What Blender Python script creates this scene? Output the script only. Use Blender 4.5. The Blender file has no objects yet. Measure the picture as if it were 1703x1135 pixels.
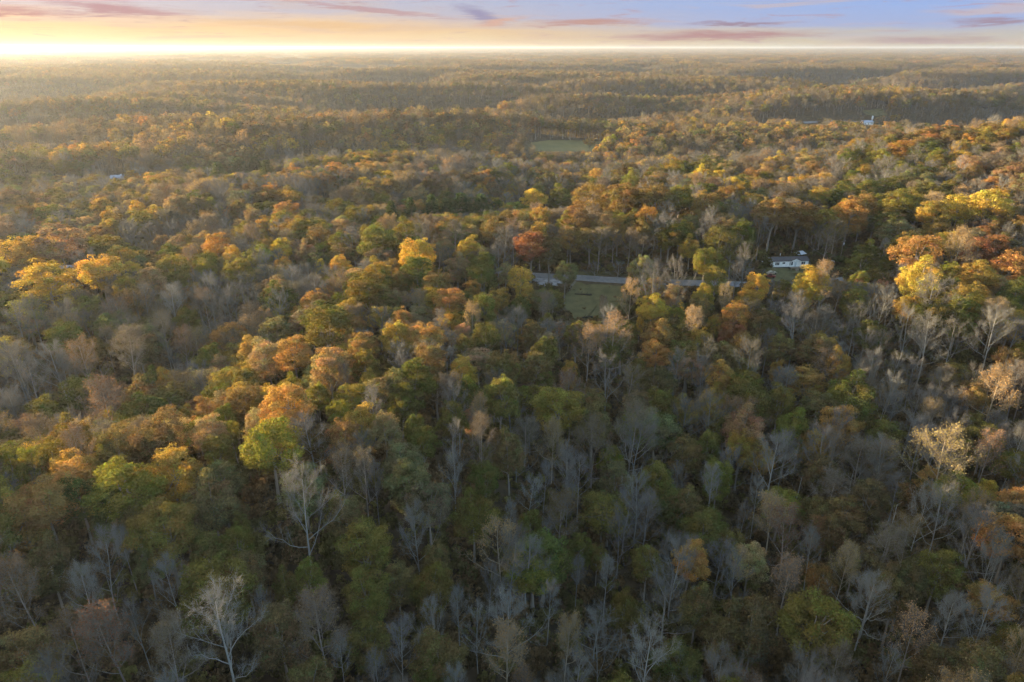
import bpy, math, random
import numpy as np
from mathutils import Vector, Matrix

R = math.radians
sc = bpy.context.scene
COL = sc.collection
# ------------------------------------------------------------------ camera
PW, PH, FPX = 1703.0, 1135.0, 1135.0           # photograph size and focal length in its pixels
CAM = np.array((0.0, 0.0, 100.0))
PITCH = R(23.22)
cd = bpy.data.cameras.new('camera'); cam = bpy.data.objects.new('camera', cd); COL.objects.link(cam)
cam.location = CAM; cam.rotation_euler = (R(90) - PITCH, 0, 0)
cd.sensor_width = 36; cd.lens = 36 * FPX / PW; cd.clip_start = 0.5; cd.clip_end = 60000
sc.camera = cam
# ------------------------------------------------------------------ light
SUN_AZ, SUN_EL = R(-69), R(7.8)                # azimuth from +Y, negative = left
SKY_STRENGTH, SUN_STRENGTH, EXPOSURE = 0.15, 3.9, 3.05
HAZE_DENSITY, HAZE_G = 0.72e-4, 0.46
world = bpy.data.worlds.new('World'); sc.world = world; world.use_nodes = True
def build_world():
    nt = world.node_tree; N = nt.nodes; L = nt.links; N.clear()
    def m(op, a, b=None, c=None):
        n = N.new('ShaderNodeMath'); n.operation = op
        for i, v in enumerate((a, b, c)):
            if v is None: continue
            if isinstance(v, (int, float)): n.inputs[i].default_value = v
            else: L.new(v, n.inputs[i])
        return n.outputs[0]
    def mix(f, a, b, bt='MIX'):
        n = N.new('ShaderNodeMix'); n.data_type = 'RGBA'; n.blend_type = bt
        for s, v in ((n.inputs[0], f), (n.inputs[6], a), (n.inputs[7], b)):
            if isinstance(v, (int, float)): s.default_value = v
            elif isinstance(v, tuple): s.default_value = (*v, 1)
            else: L.new(v, s)
        return n.outputs[2]
    def sstep(x, a, b):
        n = N.new('ShaderNodeMapRange'); n.interpolation_type = 'SMOOTHSTEP'
        L.new(x, n.inputs[0]); n.inputs[1].default_value = a; n.inputs[2].default_value = b
        return n.outputs[0]
    out = N.new('ShaderNodeOutputWorld'); bg = N.new('ShaderNodeBackground'); L.new(bg.outputs[0], out.inputs[0])
    sky = N.new('ShaderNodeTexSky'); sky.sky_type = 'NISHITA'; sky.sun_disc = False
    sky.sun_elevation = SUN_EL; sky.sun_rotation = SUN_AZ
    sky.air_density = 1.0; sky.dust_density = 1.2; sky.ozone_density = 0.8; sky.altitude = 200
    tc = N.new('ShaderNodeTexCoord'); sep = N.new('ShaderNodeSeparateXYZ'); L.new(tc.outputs['Generated'], sep.inputs[0])
    x, y, z = sep.outputs
    el = m('MULTIPLY', m('ARCSINE', z), 57.29578)                 # elevation in degrees
    az = m('MULTIPLY', m('ARCTAN2', x, y), 57.29578)              # azimuth in degrees, 0 ahead
    # stratified noise, the same all round the horizon
    cmb = N.new('ShaderNodeCombineXYZ'); L.new(m('MULTIPLY', x, 5.0), cmb.inputs[0]); L.new(m('MULTIPLY', y, 5.0), cmb.inputs[1]); L.new(m('MULTIPLY', z, 62.0), cmb.inputs[2])
    def noise(scale, det, dist, off):
        mp = N.new('ShaderNodeMapping'); mp.inputs[1].default_value = off; L.new(cmb.outputs[0], mp.inputs[0])
        n = N.new('ShaderNodeTexNoise'); n.inputs['Scale'].default_value = scale; n.inputs['Detail'].default_value = det
        n.inputs['Roughness'].default_value = .58; n.inputs['Distortion'].default_value = dist
        L.new(mp.outputs[0], n.inputs['Vector']); return n.outputs[0]
    n1 = noise(1.3, 3, .5, (3.1, 1.7, .4)); n2 = noise(3.2, 3, .8, (7.3, 2.2, 5.0)); n3 = noise(9, 2, 0, (1.3, 8.2, 2.0))
    # air: warm near the horizon, lavender then blue above
    wob = m('ADD', m('ADD', el, m('MULTIPLY', sstep(az, -12, 22), .9)), m('MULTIPLY', m('SUBTRACT', n1, .5), 1.6))
    ramp = N.new('ShaderNodeValToRGB'); L.new(m('DIVIDE', wob, 12.0), ramp.inputs[0])
    e = ramp.color_ramp.elements
    e[0].position = 0.0; e[0].color = (1.18, .92, .62, 1)
    e[1].position = 1.0; e[1].color = (.50, .64, .92, 1)
    for p, c in ((.05, (1.22, .92, .58)), (.11, (1.16, .80, .50)), (.155, (.95, .74, .66)), (.20, (.64, .64, .88)), (.30, (.52, .62, .98))):
        q = e.new(p); q.color = (*c, 1)
    col = mix(m('SUBTRACT', .97, m('MULTIPLY', sstep(el, 5, 22), .67)), mix(1.0, sky.outputs[0], (1.16, 1.0, .78), 'MULTIPLY'), mix(1.0, ramp.outputs[0], (AIR_LEVEL,) * 3, 'MULTIPLY'))
    bluer = mix(1.0, col, (.76, .97, 1.25), 'MULTIPLY')
    col = mix(m('MULTIPLY', sstep(az, -14, 30), 1.0), col, bluer)   # away from the sun the warmth fades
    def cloud(mask, colr, cov):
        nonlocal col
        col = mix(m('MULTIPLY', mask, cov), col, tuple(c * AIR_LEVEL for c in colr))
    low = sstep(el, 26, 8)
    cloud(m('MULTIPLY', sstep(n1, .50, .72), low), (1.12, .80, .62), .55)    # pale peach veils
    cloud(m('MULTIPLY', sstep(n2, .57, .74), low), (.80, .52, .58), .60)     # rosy streaks
    # single streaks of cloud: long ellipses ruffled by the noise
    cv = N.new('ShaderNodeCombineXYZ'); L.new(az, cv.inputs[0]); L.new(m('ADD', el, m('ADD', m('MULTIPLY', m('SUBTRACT', n2, .5), .8), m('MULTIPLY', m('SUBTRACT', n3, .5), .25))), cv.inputs[1])
    ruf = m('MULTIPLY', m('SUBTRACT', .46, n3), .9)
    for a0, e0, la, le, tilt, colr, cov in STREAKS:
        mp = N.new('ShaderNodeMapping'); mp.vector_type = 'TEXTURE'; L.new(cv.outputs[0], mp.inputs[0])
        mp.inputs[1].default_value = (a0, e0, 0); mp.inputs[2].default_value = (0, 0, math.atan(tilt)); mp.inputs[3].default_value = (la, le, 1)
        ln = N.new('ShaderNodeVectorMath'); ln.operation = 'LENGTH'; L.new(mp.outputs[0], ln.inputs[0])
        cloud(sstep(m('ADD', ln.outputs['Value'], ruf), 1.0, .1), colr, cov)
    L.new(col, bg.inputs[0]); bg.inputs[1].default_value = SKY_STRENGTH
AIR_LEVEL = .50
STREAKS = [  # azimuth, elevation, half length, half height (degrees), tilt, colour, cover
    (-36.0, 2.35, 8.5, .50, -.05, (.90, .42, .40), .9),
    (-27.5, 2.40, 5.6, .55, -.08, (.82, .42, .45), .85),
    (-15.0, 1.55, 11.0, .40, -.02, (1.32, .86, .46), .8),
    (-11.0, 2.65, 9.0, .24, -.09, (.84, .52, .54), .85),
    (-2.4, 2.3, 2.6, .55, -.30, (.50, .46, .72), .9),
    (-1.0, 1.85, 2.4, .34, .16, (1.12, .68, .52), .9),
    (6.0, 1.8, 6.0, .40, .01, (.86, .50, .44), .95),
    (15.0, .85, 10.0, .46, .014, (.72, .38, .40), .95),
    (17.0, 1.65, 5.0, .22, .0, (.54, .38, .50), .9),
    (33.0, 1.55, 3.6, .22, .0, (.58, .42, .54), .9),
    (29.0, .50, 6.0, .36, .0, (.72, .50, .52), .9),
]
build_world()
S_DIR = Vector((math.sin(SUN_AZ) * math.cos(SUN_EL), math.cos(SUN_AZ) * math.cos(SUN_EL), math.sin(SUN_EL)))
sl = bpy.data.lights.new('sun', 'SUN'); sl.energy = SUN_STRENGTH; sl.angle = R(.53); sl.color = (1.0, .74, .41)
sun = bpy.data.objects.new('sun', sl); COL.objects.link(sun); sun.location = (-300, 200, 300)
sun.rotation_euler = (-S_DIR).to_track_quat('-Z', 'Y').to_euler()
sc.view_settings.view_transform = 'Standard'; sc.view_settings.look = 'None'
sc.view_settings.exposure = EXPOSURE; sc.view_settings.gamma = 1.0; sc.view_settings.use_curve_mapping = False
sc.render.engine = 'CYCLES'
cy = sc.cycles
cy.max_bounces = 3; cy.diffuse_bounces = 1; cy.glossy_bounces = 1; cy.transmission_bounces = 1; cy.volume_bounces = 0; cy.transparent_max_bounces = 4
cy.use_denoising = True; cy.use_adaptive_sampling = True; cy.adaptive_threshold = .03; cy.sample_clamp_indirect = 4.0; cy.caustics_reflective = False; cy.caustics_refractive = False

# ------------------------------------------------------------------ camera arithmetic
FW = np.array((0, math.cos(PITCH), -math.sin(PITCH))); UP = np.array((0, math.sin(PITCH), math.cos(PITCH))); RT = np.array((1.0, 0, 0))
def ray(px, py):
    d = FW + RT * ((px - PW / 2) / FPX) + UP * ((PH / 2 - py) / FPX)
    return d / np.linalg.norm(d)
def at(px, py, z):
    d = ray(px, py); t = (z - CAM[2]) / d[2]; return CAM + d * t
def project(p):
    q = np.asarray(p, float) - CAM
    dep = q @ FW
    return PW / 2 + FPX * (q @ RT) / dep, PH / 2 - FPX * (q @ UP) / dep, dep

# ------------------------------------------------------------------ terrain
rs = np.random.RandomState(11)
OCT = []
for wl, amp, n in ((2600, .25, 7), (900, .5, 9), (430, 1.0, 10), (200, .5, 9)):
    th = rs.uniform(0, 2 * np.pi, n)
    k = 2 * np.pi / (wl * rs.uniform(.75, 1.35, n))
    OCT.append((np.cos(th) * k * .5, np.sin(th) * k * 1.35, rs.uniform(0, 6.28, n), amp / math.sqrt(n)))
def base_noise(x, y):
    h = 0
    for kx, ky, ph, a in OCT:
        s = np.sin(x[..., None] * kx + y[..., None] * ky + ph)
        h = h + a * s.sum(-1)
    h = h + .15
    return np.where(h > 0, .7 * np.tanh(h / .7), 1.9 * h)
ANCH = [ # pixel of the canopy, ground height there
    (-900, 700, 2), (-500, 800, 6), (-300, 900, 7), (0, 800, 8), (220, 750, 8), (440, 695, 8), (600, 630, 7), (740, 550, 5), (690, 450, 4), (860, 490, 2), (560, 560, 5), (640, 690, 2), (300, 830, 1),
    (1310, 437, 0), (1000, 450, 0), (1150, 458, -1), (970, 505, -2), (1420, 440, 0), (930, 440, 0),
    (1000, 750, -9), (1300, 800, -12), (1000, 1000, -10), (700, 900, -3), (600, 1050, -6), (300, 1000, -2), (100, 1000, 0), (1500, 700, -12), (1650, 650, -9), (1300, 600, -8), (1100, 580, -5), (1500, 1050, -11), (1700, 850, -9), (1900, 800, -9), (2100, 650, -8), (0, 1150, 0), (1000, 1300, -12), (1700, 1200, -10),
    (100, 600, -12), (350, 600, -13), (250, 520, -12), (500, 480, -4), (50, 680, -4), (-200, 600, -6), (420, 620, -3),
    (80, 447, 5), (180, 440, 5), (280, 455, 3), (-200, 430, 3), (-600, 430, 0),
    (60, 390, 6), (300, 385, 6), (360, 390, 6), (550, 395, 4), (200, 405, -2), (200, 330, 0), (450, 300, 5), (640, 310, 1), (740, 335, 6), (800, 400, -6), (620, 360, 1),
    (1000, 320, 8), (1150, 320, 9), (1300, 335, 7), (1420, 335, 6), (1540, 395, 4), (1650, 390, 7), (1600, 330, 5), (1500, 360, -4), (1480, 440, -2), (1560, 440, 2), (1650, 440, 3), (1560, 500, -5),
    (1000, 285, -6), (1300, 285, -7), (1550, 285, -6), (935, 245, -1), (700, 270, 2), (1200, 250, 5), (1330, 205, 0), (1443, 200, 1), (1200, 215, -1), (1600, 200, 16), (1660, 180, 18),
]
ANCH = [(a, b, z * (2.7 if b < 405 else (1.0 if abs(z) < 3 else 1.8))) for a, b, z in ANCH]
AW = np.array([(*at(px, py, z + 19)[:2], z) for px, py, z in ANCH])
AD = np.hypot(AW[:, 0], AW[:, 1])
def ground(x, y):
    x = np.atleast_1d(np.asarray(x, float)); y = np.atleast_1d(np.asarray(y, float))
    r = np.hypot(x, y)
    num = 0; den = 0
    for (ax, ay, az_), d in zip(AW, AD):
        s = .085 * d + 8
        w = np.exp(-((x - ax) ** 2 + (y - ay) ** 2) / (2 * s * s)) / (s * s) * 1e3
        num = num + w * az_; den = den + w
    b = base_noise(x, y) * np.clip(20 + r * .014, 25, 50) * np.clip(1.3 - r / 9000, .45, 1) + np.clip((r - 2500) / 11500, 0, 1.1) * 62
    e = .012 + np.clip((r - 900) / 300, 0, 1) * .5
    return (num + e * b) / (den + e)
def g1(x, y): return float(ground(x, y)[0])
def hit(px, py, H=0.0):
    d = ray(px, py); t = np.concatenate([np.arange(40, 900, 1.5), np.geomspace(900, 14000, 600)])
    P = CAM + d * t[:, None]
    f = P[:, 2] - (ground(P[:, 0], P[:, 1]) + H)
    i = int(np.argmax(f < 0)) if (f < 0).any() else len(t) - 1
    if i == 0: i = 1
    a = f[i - 1] / (f[i - 1] - f[i]) if f[i - 1] != f[i] else 0
    return P[i - 1] * (1 - a) + P[i] * a

# ------------------------------------------------------------------ materials
def mat(name):
    m = bpy.data.materials.new(name); m.use_nodes = True
    nt = m.node_tree; b = nt.nodes['Principled BSDF']; b.inputs['Specular IOR Level'].default_value = .2; b.inputs['Roughness'].default_value = .9
    return m, nt, b
def noise_mat(name, c1, c2, scale, rough=.9, detail=6, bump=0.0, spec=.2, coords='Object', stretch=(1, 1, 1)):
    m, nt, b = mat(name)
    tc = nt.nodes.new('ShaderNodeTexCoord'); mp = nt.nodes.new('ShaderNodeMapping'); mp.inputs['Scale'].default_value = stretch
    nt.links.new(tc.outputs[coords], mp.inputs[0])
    n = nt.nodes.new('ShaderNodeTexNoise'); n.inputs['Scale'].default_value = scale; n.inputs['Detail'].default_value = detail
    nt.links.new(mp.outputs[0], n.inputs['Vector'])
    r = nt.nodes.new('ShaderNodeValToRGB'); r.color_ramp.elements[0].position = .3; r.color_ramp.elements[1].position = .7
    r.color_ramp.elements[0].color = (*c1, 1); r.color_ramp.elements[1].color = (*c2, 1)
    nt.links.new(n.outputs[0], r.inputs[0]); nt.links.new(r.outputs[0], b.inputs['Base Color'])
    b.inputs['Roughness'].default_value = rough; b.inputs['Specular IOR Level'].default_value = spec
    if bump:
        bp = nt.nodes.new('ShaderNodeBump'); bp.inputs['Strength'].default_value = bump
        nt.links.new(n.outputs[0], bp.inputs['Height']); nt.links.new(bp.outputs[0], b.inputs['Normal'])
    return m
def foliage_mat(name, trans=.38):
    m = bpy.data.materials.new(name); m.use_nodes = True; nt = m.node_tree; N = nt.nodes; L = nt.links; N.clear()
    out = N.new('ShaderNodeOutputMaterial'); mx = N.new('ShaderNodeMixShader'); mx.inputs[0].default_value = trans
    d = N.new('ShaderNodeBsdfDiffuse'); t = N.new('ShaderNodeBsdfTranslucent')
    a = N.new('ShaderNodeAttribute'); a.attribute_type = 'INSTANCER'; a.attribute_name = 'tint'
    v = N.new('ShaderNodeAttribute'); v.attribute_type = 'GEOMETRY'; v.attribute_name = 'vc'
    mm = N.new('ShaderNodeMix'); mm.data_type = 'RGBA'; mm.blend_type = 'MULTIPLY'; mm.inputs[0].default_value = 1
    L.new(a.outputs['Color'], mm.inputs[6]); L.new(v.outputs['Color'], mm.inputs[7])
    L.new(mm.outputs[2], d.inputs[0])
    w = N.new('ShaderNodeMix'); w.data_type = 'RGBA'; w.blend_type = 'MULTIPLY'; w.inputs[0].default_value = 1; w.inputs[7].default_value = (1.25, 1.05, .55, 1)
    L.new(mm.outputs[2], w.inputs[6]); L.new(w.outputs[2], t.inputs[0])
    L.new(d.outputs[0], mx.inputs[1]); L.new(t.outputs[0], mx.inputs[2]); L.new(mx.outputs[0], out.inputs[0])
    return m
M_LEAF = foliage_mat('autumn_leaves')
M_BARK = noise_mat('grey_bark', (.17, .145, .12), (.34, .31, .28), 1.2, stretch=(3, 3, .6))
def twig_mat():
    m = bpy.data.materials.new('twigs'); m.use_nodes = True; nt = m.node_tree; b = nt.nodes['Principled BSDF']
    a = nt.nodes.new('ShaderNodeAttribute'); a.attribute_type = 'INSTANCER'; a.attribute_name = 'bark'
    nt.links.new(a.outputs['Color'], b.inputs['Base Color']); b.inputs['Roughness'].default_value = .9; b.inputs['Specular IOR Level'].default_value = .15
    return m
M_TWIG = twig_mat()
M_GROUND = noise_mat('leaf_litter', (.030, .022, .012), (.085, .058, .030), .35, detail=8, bump=.4)
M_GRASS = noise_mat('mown_grass', (.065, .060, .024), (.115, .10, .042), .25, detail=8)
M_HAY = noise_mat('hay_grass', (.105, .092, .034), (.145, .122, .048), .06, detail=8)
M_ROAD = noise_mat('road_asphalt', (.13, .13, .138), (.19, .19, .198), .6, detail=8)
M_GRAVEL = noise_mat('gravel', (.17, .17, .18), (.36, .36, .37), .9, detail=8)
M_WHITE = noise_mat('white_siding', (.74, .75, .77), (.83, .83, .84), 1.5)
M_SHINGLE = noise_mat('grey_shingle', (.055, .05, .055), (.10, .09, .095), 3.0)
M_TRIM = noise_mat('white_trim', (.78, .78, .79), (.84, .84, .84), 2)
M_SKIRT = noise_mat('dark_skirting', (.05, .055, .05), (.09, .09, .08), 2)
M_WOOD = noise_mat('weathered_wood', (.14, .11, .085), (.26, .22, .17), 3)
M_METAL = noise_mat('galvanised_roof', (.55, .58, .64), (.68, .70, .75), 1.0, rough=.45, spec=.5)
M_BLUEROOF = noise_mat('slate_metal_roof', (.26, .29, .37), (.34, .37, .45), .8, rough=.5, spec=.4)
M_DARK = noise_mat('dark_wood', (.018, .016, .012), (.045, .038, .028), 2)
m_, nt_, b_ = mat('window_glass'); b_.inputs['Base Color'].default_value = (.03, .04, .055, 1); b_.inputs['Roughness'].default_value = .08; b_.inputs['Specular IOR Level'].default_value = .5; M_GLASS = m_
def paint(name, c, rough=.35):
    m, nt, b = mat(name); b.inputs['Base Color'].default_value = (*c, 1); b.inputs['Roughness'].default_value = rough; b.inputs['Specular IOR Level'].default_value = .5; return m
M_CARRED = paint('maroon_paint', (.16, .03, .022)); M_CARTAN = paint('tan_paint', (.42, .36, .27)); M_RUBBER = paint('tyre_rubber', (.02, .02, .02), .9)

# ------------------------------------------------------------------ mesh helpers
def mesh(name, V, F, mats, mi=None, smooth=False, vc=None):
    me = bpy.data.meshes.new(name)
    V = np.asarray(V, np.float32); 
    if isinstance(F, np.ndarray):
        nf, k = F.shape
        me.vertices.add(len(V)); me.vertices.foreach_set('co', V.ravel())
        me.loops.add(nf * k); me.loops.foreach_set('vertex_index', F.astype(np.int32).ravel())
        me.polygons.add(nf); me.polygons.foreach_set('loop_start', np.arange(0, nf * k, k, dtype=np.int32))
        me.update(calc_edges=True)
    else:
        me.from_pydata([tuple(v) for v in V], [], F)
    for m in mats: me.materials.append(m)
    if mi is not None: me.polygons.foreach_set('material_index', np.asarray(mi, np.int32))
    if smooth: me.polygons.foreach_set('use_smooth', np.ones(len(me.polygons), bool))
    if vc is not None:
        at_ = me.attributes.new('vc', 'FLOAT_COLOR', 'POINT')
        at_.data.foreach_set('color', np.hstack([vc, np.ones((len(vc), 1))]).astype(np.float32).ravel())
    me.validate(); me.update()
    return me
def obj(name, me, parent=None, **props):
    o = bpy.data.objects.new(name, me); COL.objects.link(o)
    if parent is not None: o.parent = parent
    for k, v in props.items(): o[k] = v
    return o
def thing(name, label, cat, loc, rz=0.0, group=None):
    o = obj(name, None); o.location = loc; o.rotation_euler = (0, 0, rz); o['label'] = label; o['category'] = cat
    if group: o['group'] = group
    o.empty_display_size = .5
    return o
class MB:
    def __init__(s): s.v = []; s.f = []
    def add(s, v, f):
        o = len(s.v); s.v += [tuple(p) for p in v]; s.f += [tuple(i + o for i in q) for q in f]; return s
    def box(s, x0, x1, y0, y1, z0, z1):
        return s.add([(x0, y0, z0), (x1, y0, z0), (x1, y1, z0), (x0, y1, z0), (x0, y0, z1), (x1, y0, z1), (x1, y1, z1), (x0, y1, z1)],
                     [(3, 2, 1, 0), (4, 5, 6, 7), (0, 1, 5, 4), (1, 2, 6, 5), (2, 3, 7, 6), (3, 0, 4, 7)])
    def prism(s, poly, a, b, axis='y'):                       # poly in the other two axes, extruded a..b
        n = len(poly)
        P = lambda q, t: (q[0], t, q[1]) if axis == 'y' else ((t, q[0], q[1]) if axis == 'x' else (q[0], q[1], t))
        return s.add([P(q, a) for q in poly] + [P(q, b) for q in poly],
                     [tuple(range(n)), tuple(range(2 * n - 1, n - 1, -1))] + [(i + n, (i + 1) % n + n, (i + 1) % n, i) for i in range(n)])
    def cyl(s, p0, p1, r0, r1, k=10):
        v, f = tube_arr([p0, p1], [r0, r1], k); s.add(v, [tuple(q) for q in f])
        n = len(s.v); s.f.append(tuple(range(n - k, n))); s.f.append(tuple(range(n - 2 * k + k - 1, n - 2 * k - 1, -1))); return s
    def build(s, name, m, parent=None, smooth=False, **props): return obj(name, mesh(name, s.v, s.f, [m], smooth=smooth), parent, **props)
def tube_arr(nodes, radii, k):
    P = np.asarray(nodes, float); n = len(P)
    T = np.gradient(P, axis=0); T /= np.linalg.norm(T, axis=1)[:, None] + 1e-9
    ref = np.array((1.0, 0, 0)) if abs(T[0][2]) > .8 else np.array((0, 0, 1.0))
    A = np.cross(T, ref); A /= np.linalg.norm(A, axis=1)[:, None] + 1e-9; B = np.cross(T, A)
    a = np.arange(k) * 2 * np.pi / k
    V = P[:, None, :] + np.asarray(radii)[:, None, None] * (np.cos(a)[None, :, None] * A[:, None, :] + np.sin(a)[None, :, None] * B[:, None, :])
    i = np.arange(n - 1)[:, None] * k; j = np.arange(k)[None, :]; jn = (j + 1) % k
    F = np.stack([i + j, i + jn, i + k + jn, i + k + j], -1).reshape(-1, 4)
    return V.reshape(-1, 3), F
class Acc:                                                     # collects quads as arrays
    def __init__(s): s.V = []; s.F = []; s.n = 0
    def add(s, V, F): s.V.append(V); s.F.append(F + s.n); s.n += len(V)
    def get(s):
        return (np.vstack(s.V), np.vstack(s.F)) if s.V else (np.zeros((0, 3)), np.zeros((0, 4), int))
def sticks(P0, P1, r):                                         # many three-sided twigs
    T = P1 - P0; T = T / (np.linalg.norm(T, axis=1)[:, None] + 1e-9)
    A = np.cross(T, np.array((.31, .77, .55))); A /= np.linalg.norm(A, axis=1)[:, None] + 1e-9; B = np.cross(T, A)
    n = len(P0); V = np.zeros((n, 6, 3))
    for q in range(3):
        a = q * 2 * np.pi / 3; off = (math.cos(a) * A + math.sin(a) * B) * r[:, None]
        V[:, q] = P0 + off; V[:, q + 3] = P1 + off * .45
    b = np.arange(n)[:, None] * 6
    F = np.concatenate([b + np.array([[q, (q + 1) % 3, (q + 1) % 3 + 3, q + 3]]) for q in range(3)], 0)
    return V.reshape(-1, 3), F
def leaf_quads(P, Nn, size, rng):
    n = len(P)
    A = np.cross(Nn, rng.normal(size=(n, 3))); A /= np.linalg.norm(A, axis=1)[:, None] + 1e-9
    B = np.cross(Nn, A)
    s1 = size * rng.uniform(.7, 1.3, n); s2 = size * rng.uniform(.5, 1.0, n)
    A = A * s1[:, None] * .5; B = B * s2[:, None] * .5
    bend = Nn * (size * .18)[:, None] if isinstance(size, np.ndarray) else Nn * size * .18
    V = np.stack([P - A - bend, P - B, P + A - bend, P + B], 1).reshape(-1, 3)
    F = np.arange(n * 4).reshape(n, 4)
    return V, F
def unit(v): return v / (np.linalg.norm(v, axis=-1, keepdims=True) + 1e-9)

# ------------------------------------------------------------------ tree shapes (24 m tall, crown 10 m across)
def limb_path(rng, p, az, inc0, inc1, length, n=5, wob=.12):
    pts = [np.array(p, float)]
    for i in range(n - 1):
        t = i / (n - 2) if n > 2 else 0
        inc = inc0 + (inc1 - inc0) * t + rng.normal() * wob; a = az + rng.normal() * wob * 1.3
        pts.append(pts[-1] + length / (n - 1) * np.array((math.sin(inc) * math.cos(a), math.sin(inc) * math.sin(a), math.cos(inc))))
    return pts
def bare_tree(seed, first=.36, spread=1.0, fork=False, dense=1.0, dead=False, lean=0.0):
    rng = np.random.RandomState(seed); tr = Acc(); br = Acc(); tips = []
    H = 24.0; hx = rng.normal(size=2) * .35
    n = 9; zz = np.linspace(0, H * .9, n)
    path = np.array([(hx[0] * math.sin(z * .22) + lean * z * .09, hx[1] * math.sin(z * .19 + 1), z) for z in zz])
    rad = .205 * (1 - zz / (H * 1.02)) ** .85 + .018; rad[0] *= 1.5
    tr.add(*tube_arr(path, rad, 7))
    def along(t):
        f = t * (n - 1); i = min(int(f), n - 2); return path[i] * (1 - f + i) + path[i + 1] * (f - i), rad[i]
    nl = int(rng.randint(13, 18) * (0.6 if dead else 1)); az = rng.uniform(0, 6.28)
    T0, T1, TR = [], [], []
    for i in range(nl):
        t = first + (0.97 - first) * (i / (nl - 1)) ** .85
        p, r = along(t / .9 * .9); az += 2.4 + rng.normal() * .35
        rel = (t - first) / (1 - first)
        ln = spread * (6.6 * (1 - rel) ** .6 + 1.6) * rng.uniform(.75, 1.15)
        if fork and i < 3: ln *= 1.35
        inc0 = rng.uniform(.75, 1.2) * (1 - .4 * rel); inc1 = rng.uniform(.3, .85)
        L1 = limb_path(rng, p, az, inc0, inc1, ln, 6)
        r1 = min(r * .55, .022 + ln * .0085)
        (tr if i < 4 else br).add(*tube_arr(L1, np.linspace(r1, .018, 6), 5))
        nb = int(rng.randint(6, 9) * (.5 if dead else 1))
        for j in range(nb):
            u = .28 + .72 * (j + rng.uniform(0, .6)) / nb; u = min(u, .99); f = u * 5; k = min(int(f), 4)
            q = L1[k] * (1 - f + k) + L1[k + 1] * (f - k)
            l2 = ln * rng.uniform(.28, .45) * (1.15 - .5 * u)
            a2 = az + (1 if j % 2 else -1) * rng.uniform(.4, 1.0); i2 = rng.uniform(.4, 1.25)
            L2 = limb_path(rng, q, a2, i2, i2 * .5, l2, 4, .18)
            br.add(*tube_arr(L2, np.linspace(max(r1 * .4, .020), .013, 4), 4))
            for s in range(0 if dead else int(rng.randint(4, 7) * dense)):
                f = rng.uniform(.8, 3); k = min(int(f), 2); q3 = L2[k] * (1 - f + k) + L2[k + 1] * (f - k)
                a3 = a2 + rng.normal() * .8; i3 = abs(rng.normal() * .55 + .5); l3 = rng.uniform(.8, 1.7)
                e = q3 + l3 * np.array((math.sin(i3) * math.cos(a3), math.sin(i3) * math.sin(a3), math.cos(i3)))
                T0.append(q3); T1.append(e); TR.append(.0135)
                for w in range(int(7 * dense)):
                    b = q3 + (e - q3) * rng.uniform(.25, 1); d = unit(e - q3 + rng.normal(size=3) * 1.0) * rng.uniform(.5, 1.15)
                    T0.append(b); T1.append(b + d); TR.append(.0095); tips.append(b + d)
    if T0: br.add(*sticks(np.array(T0), np.array(T1), np.array(TR)))
    return tr.get(), br.get(), np.array(tips) if tips else np.zeros((0, 3))
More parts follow.
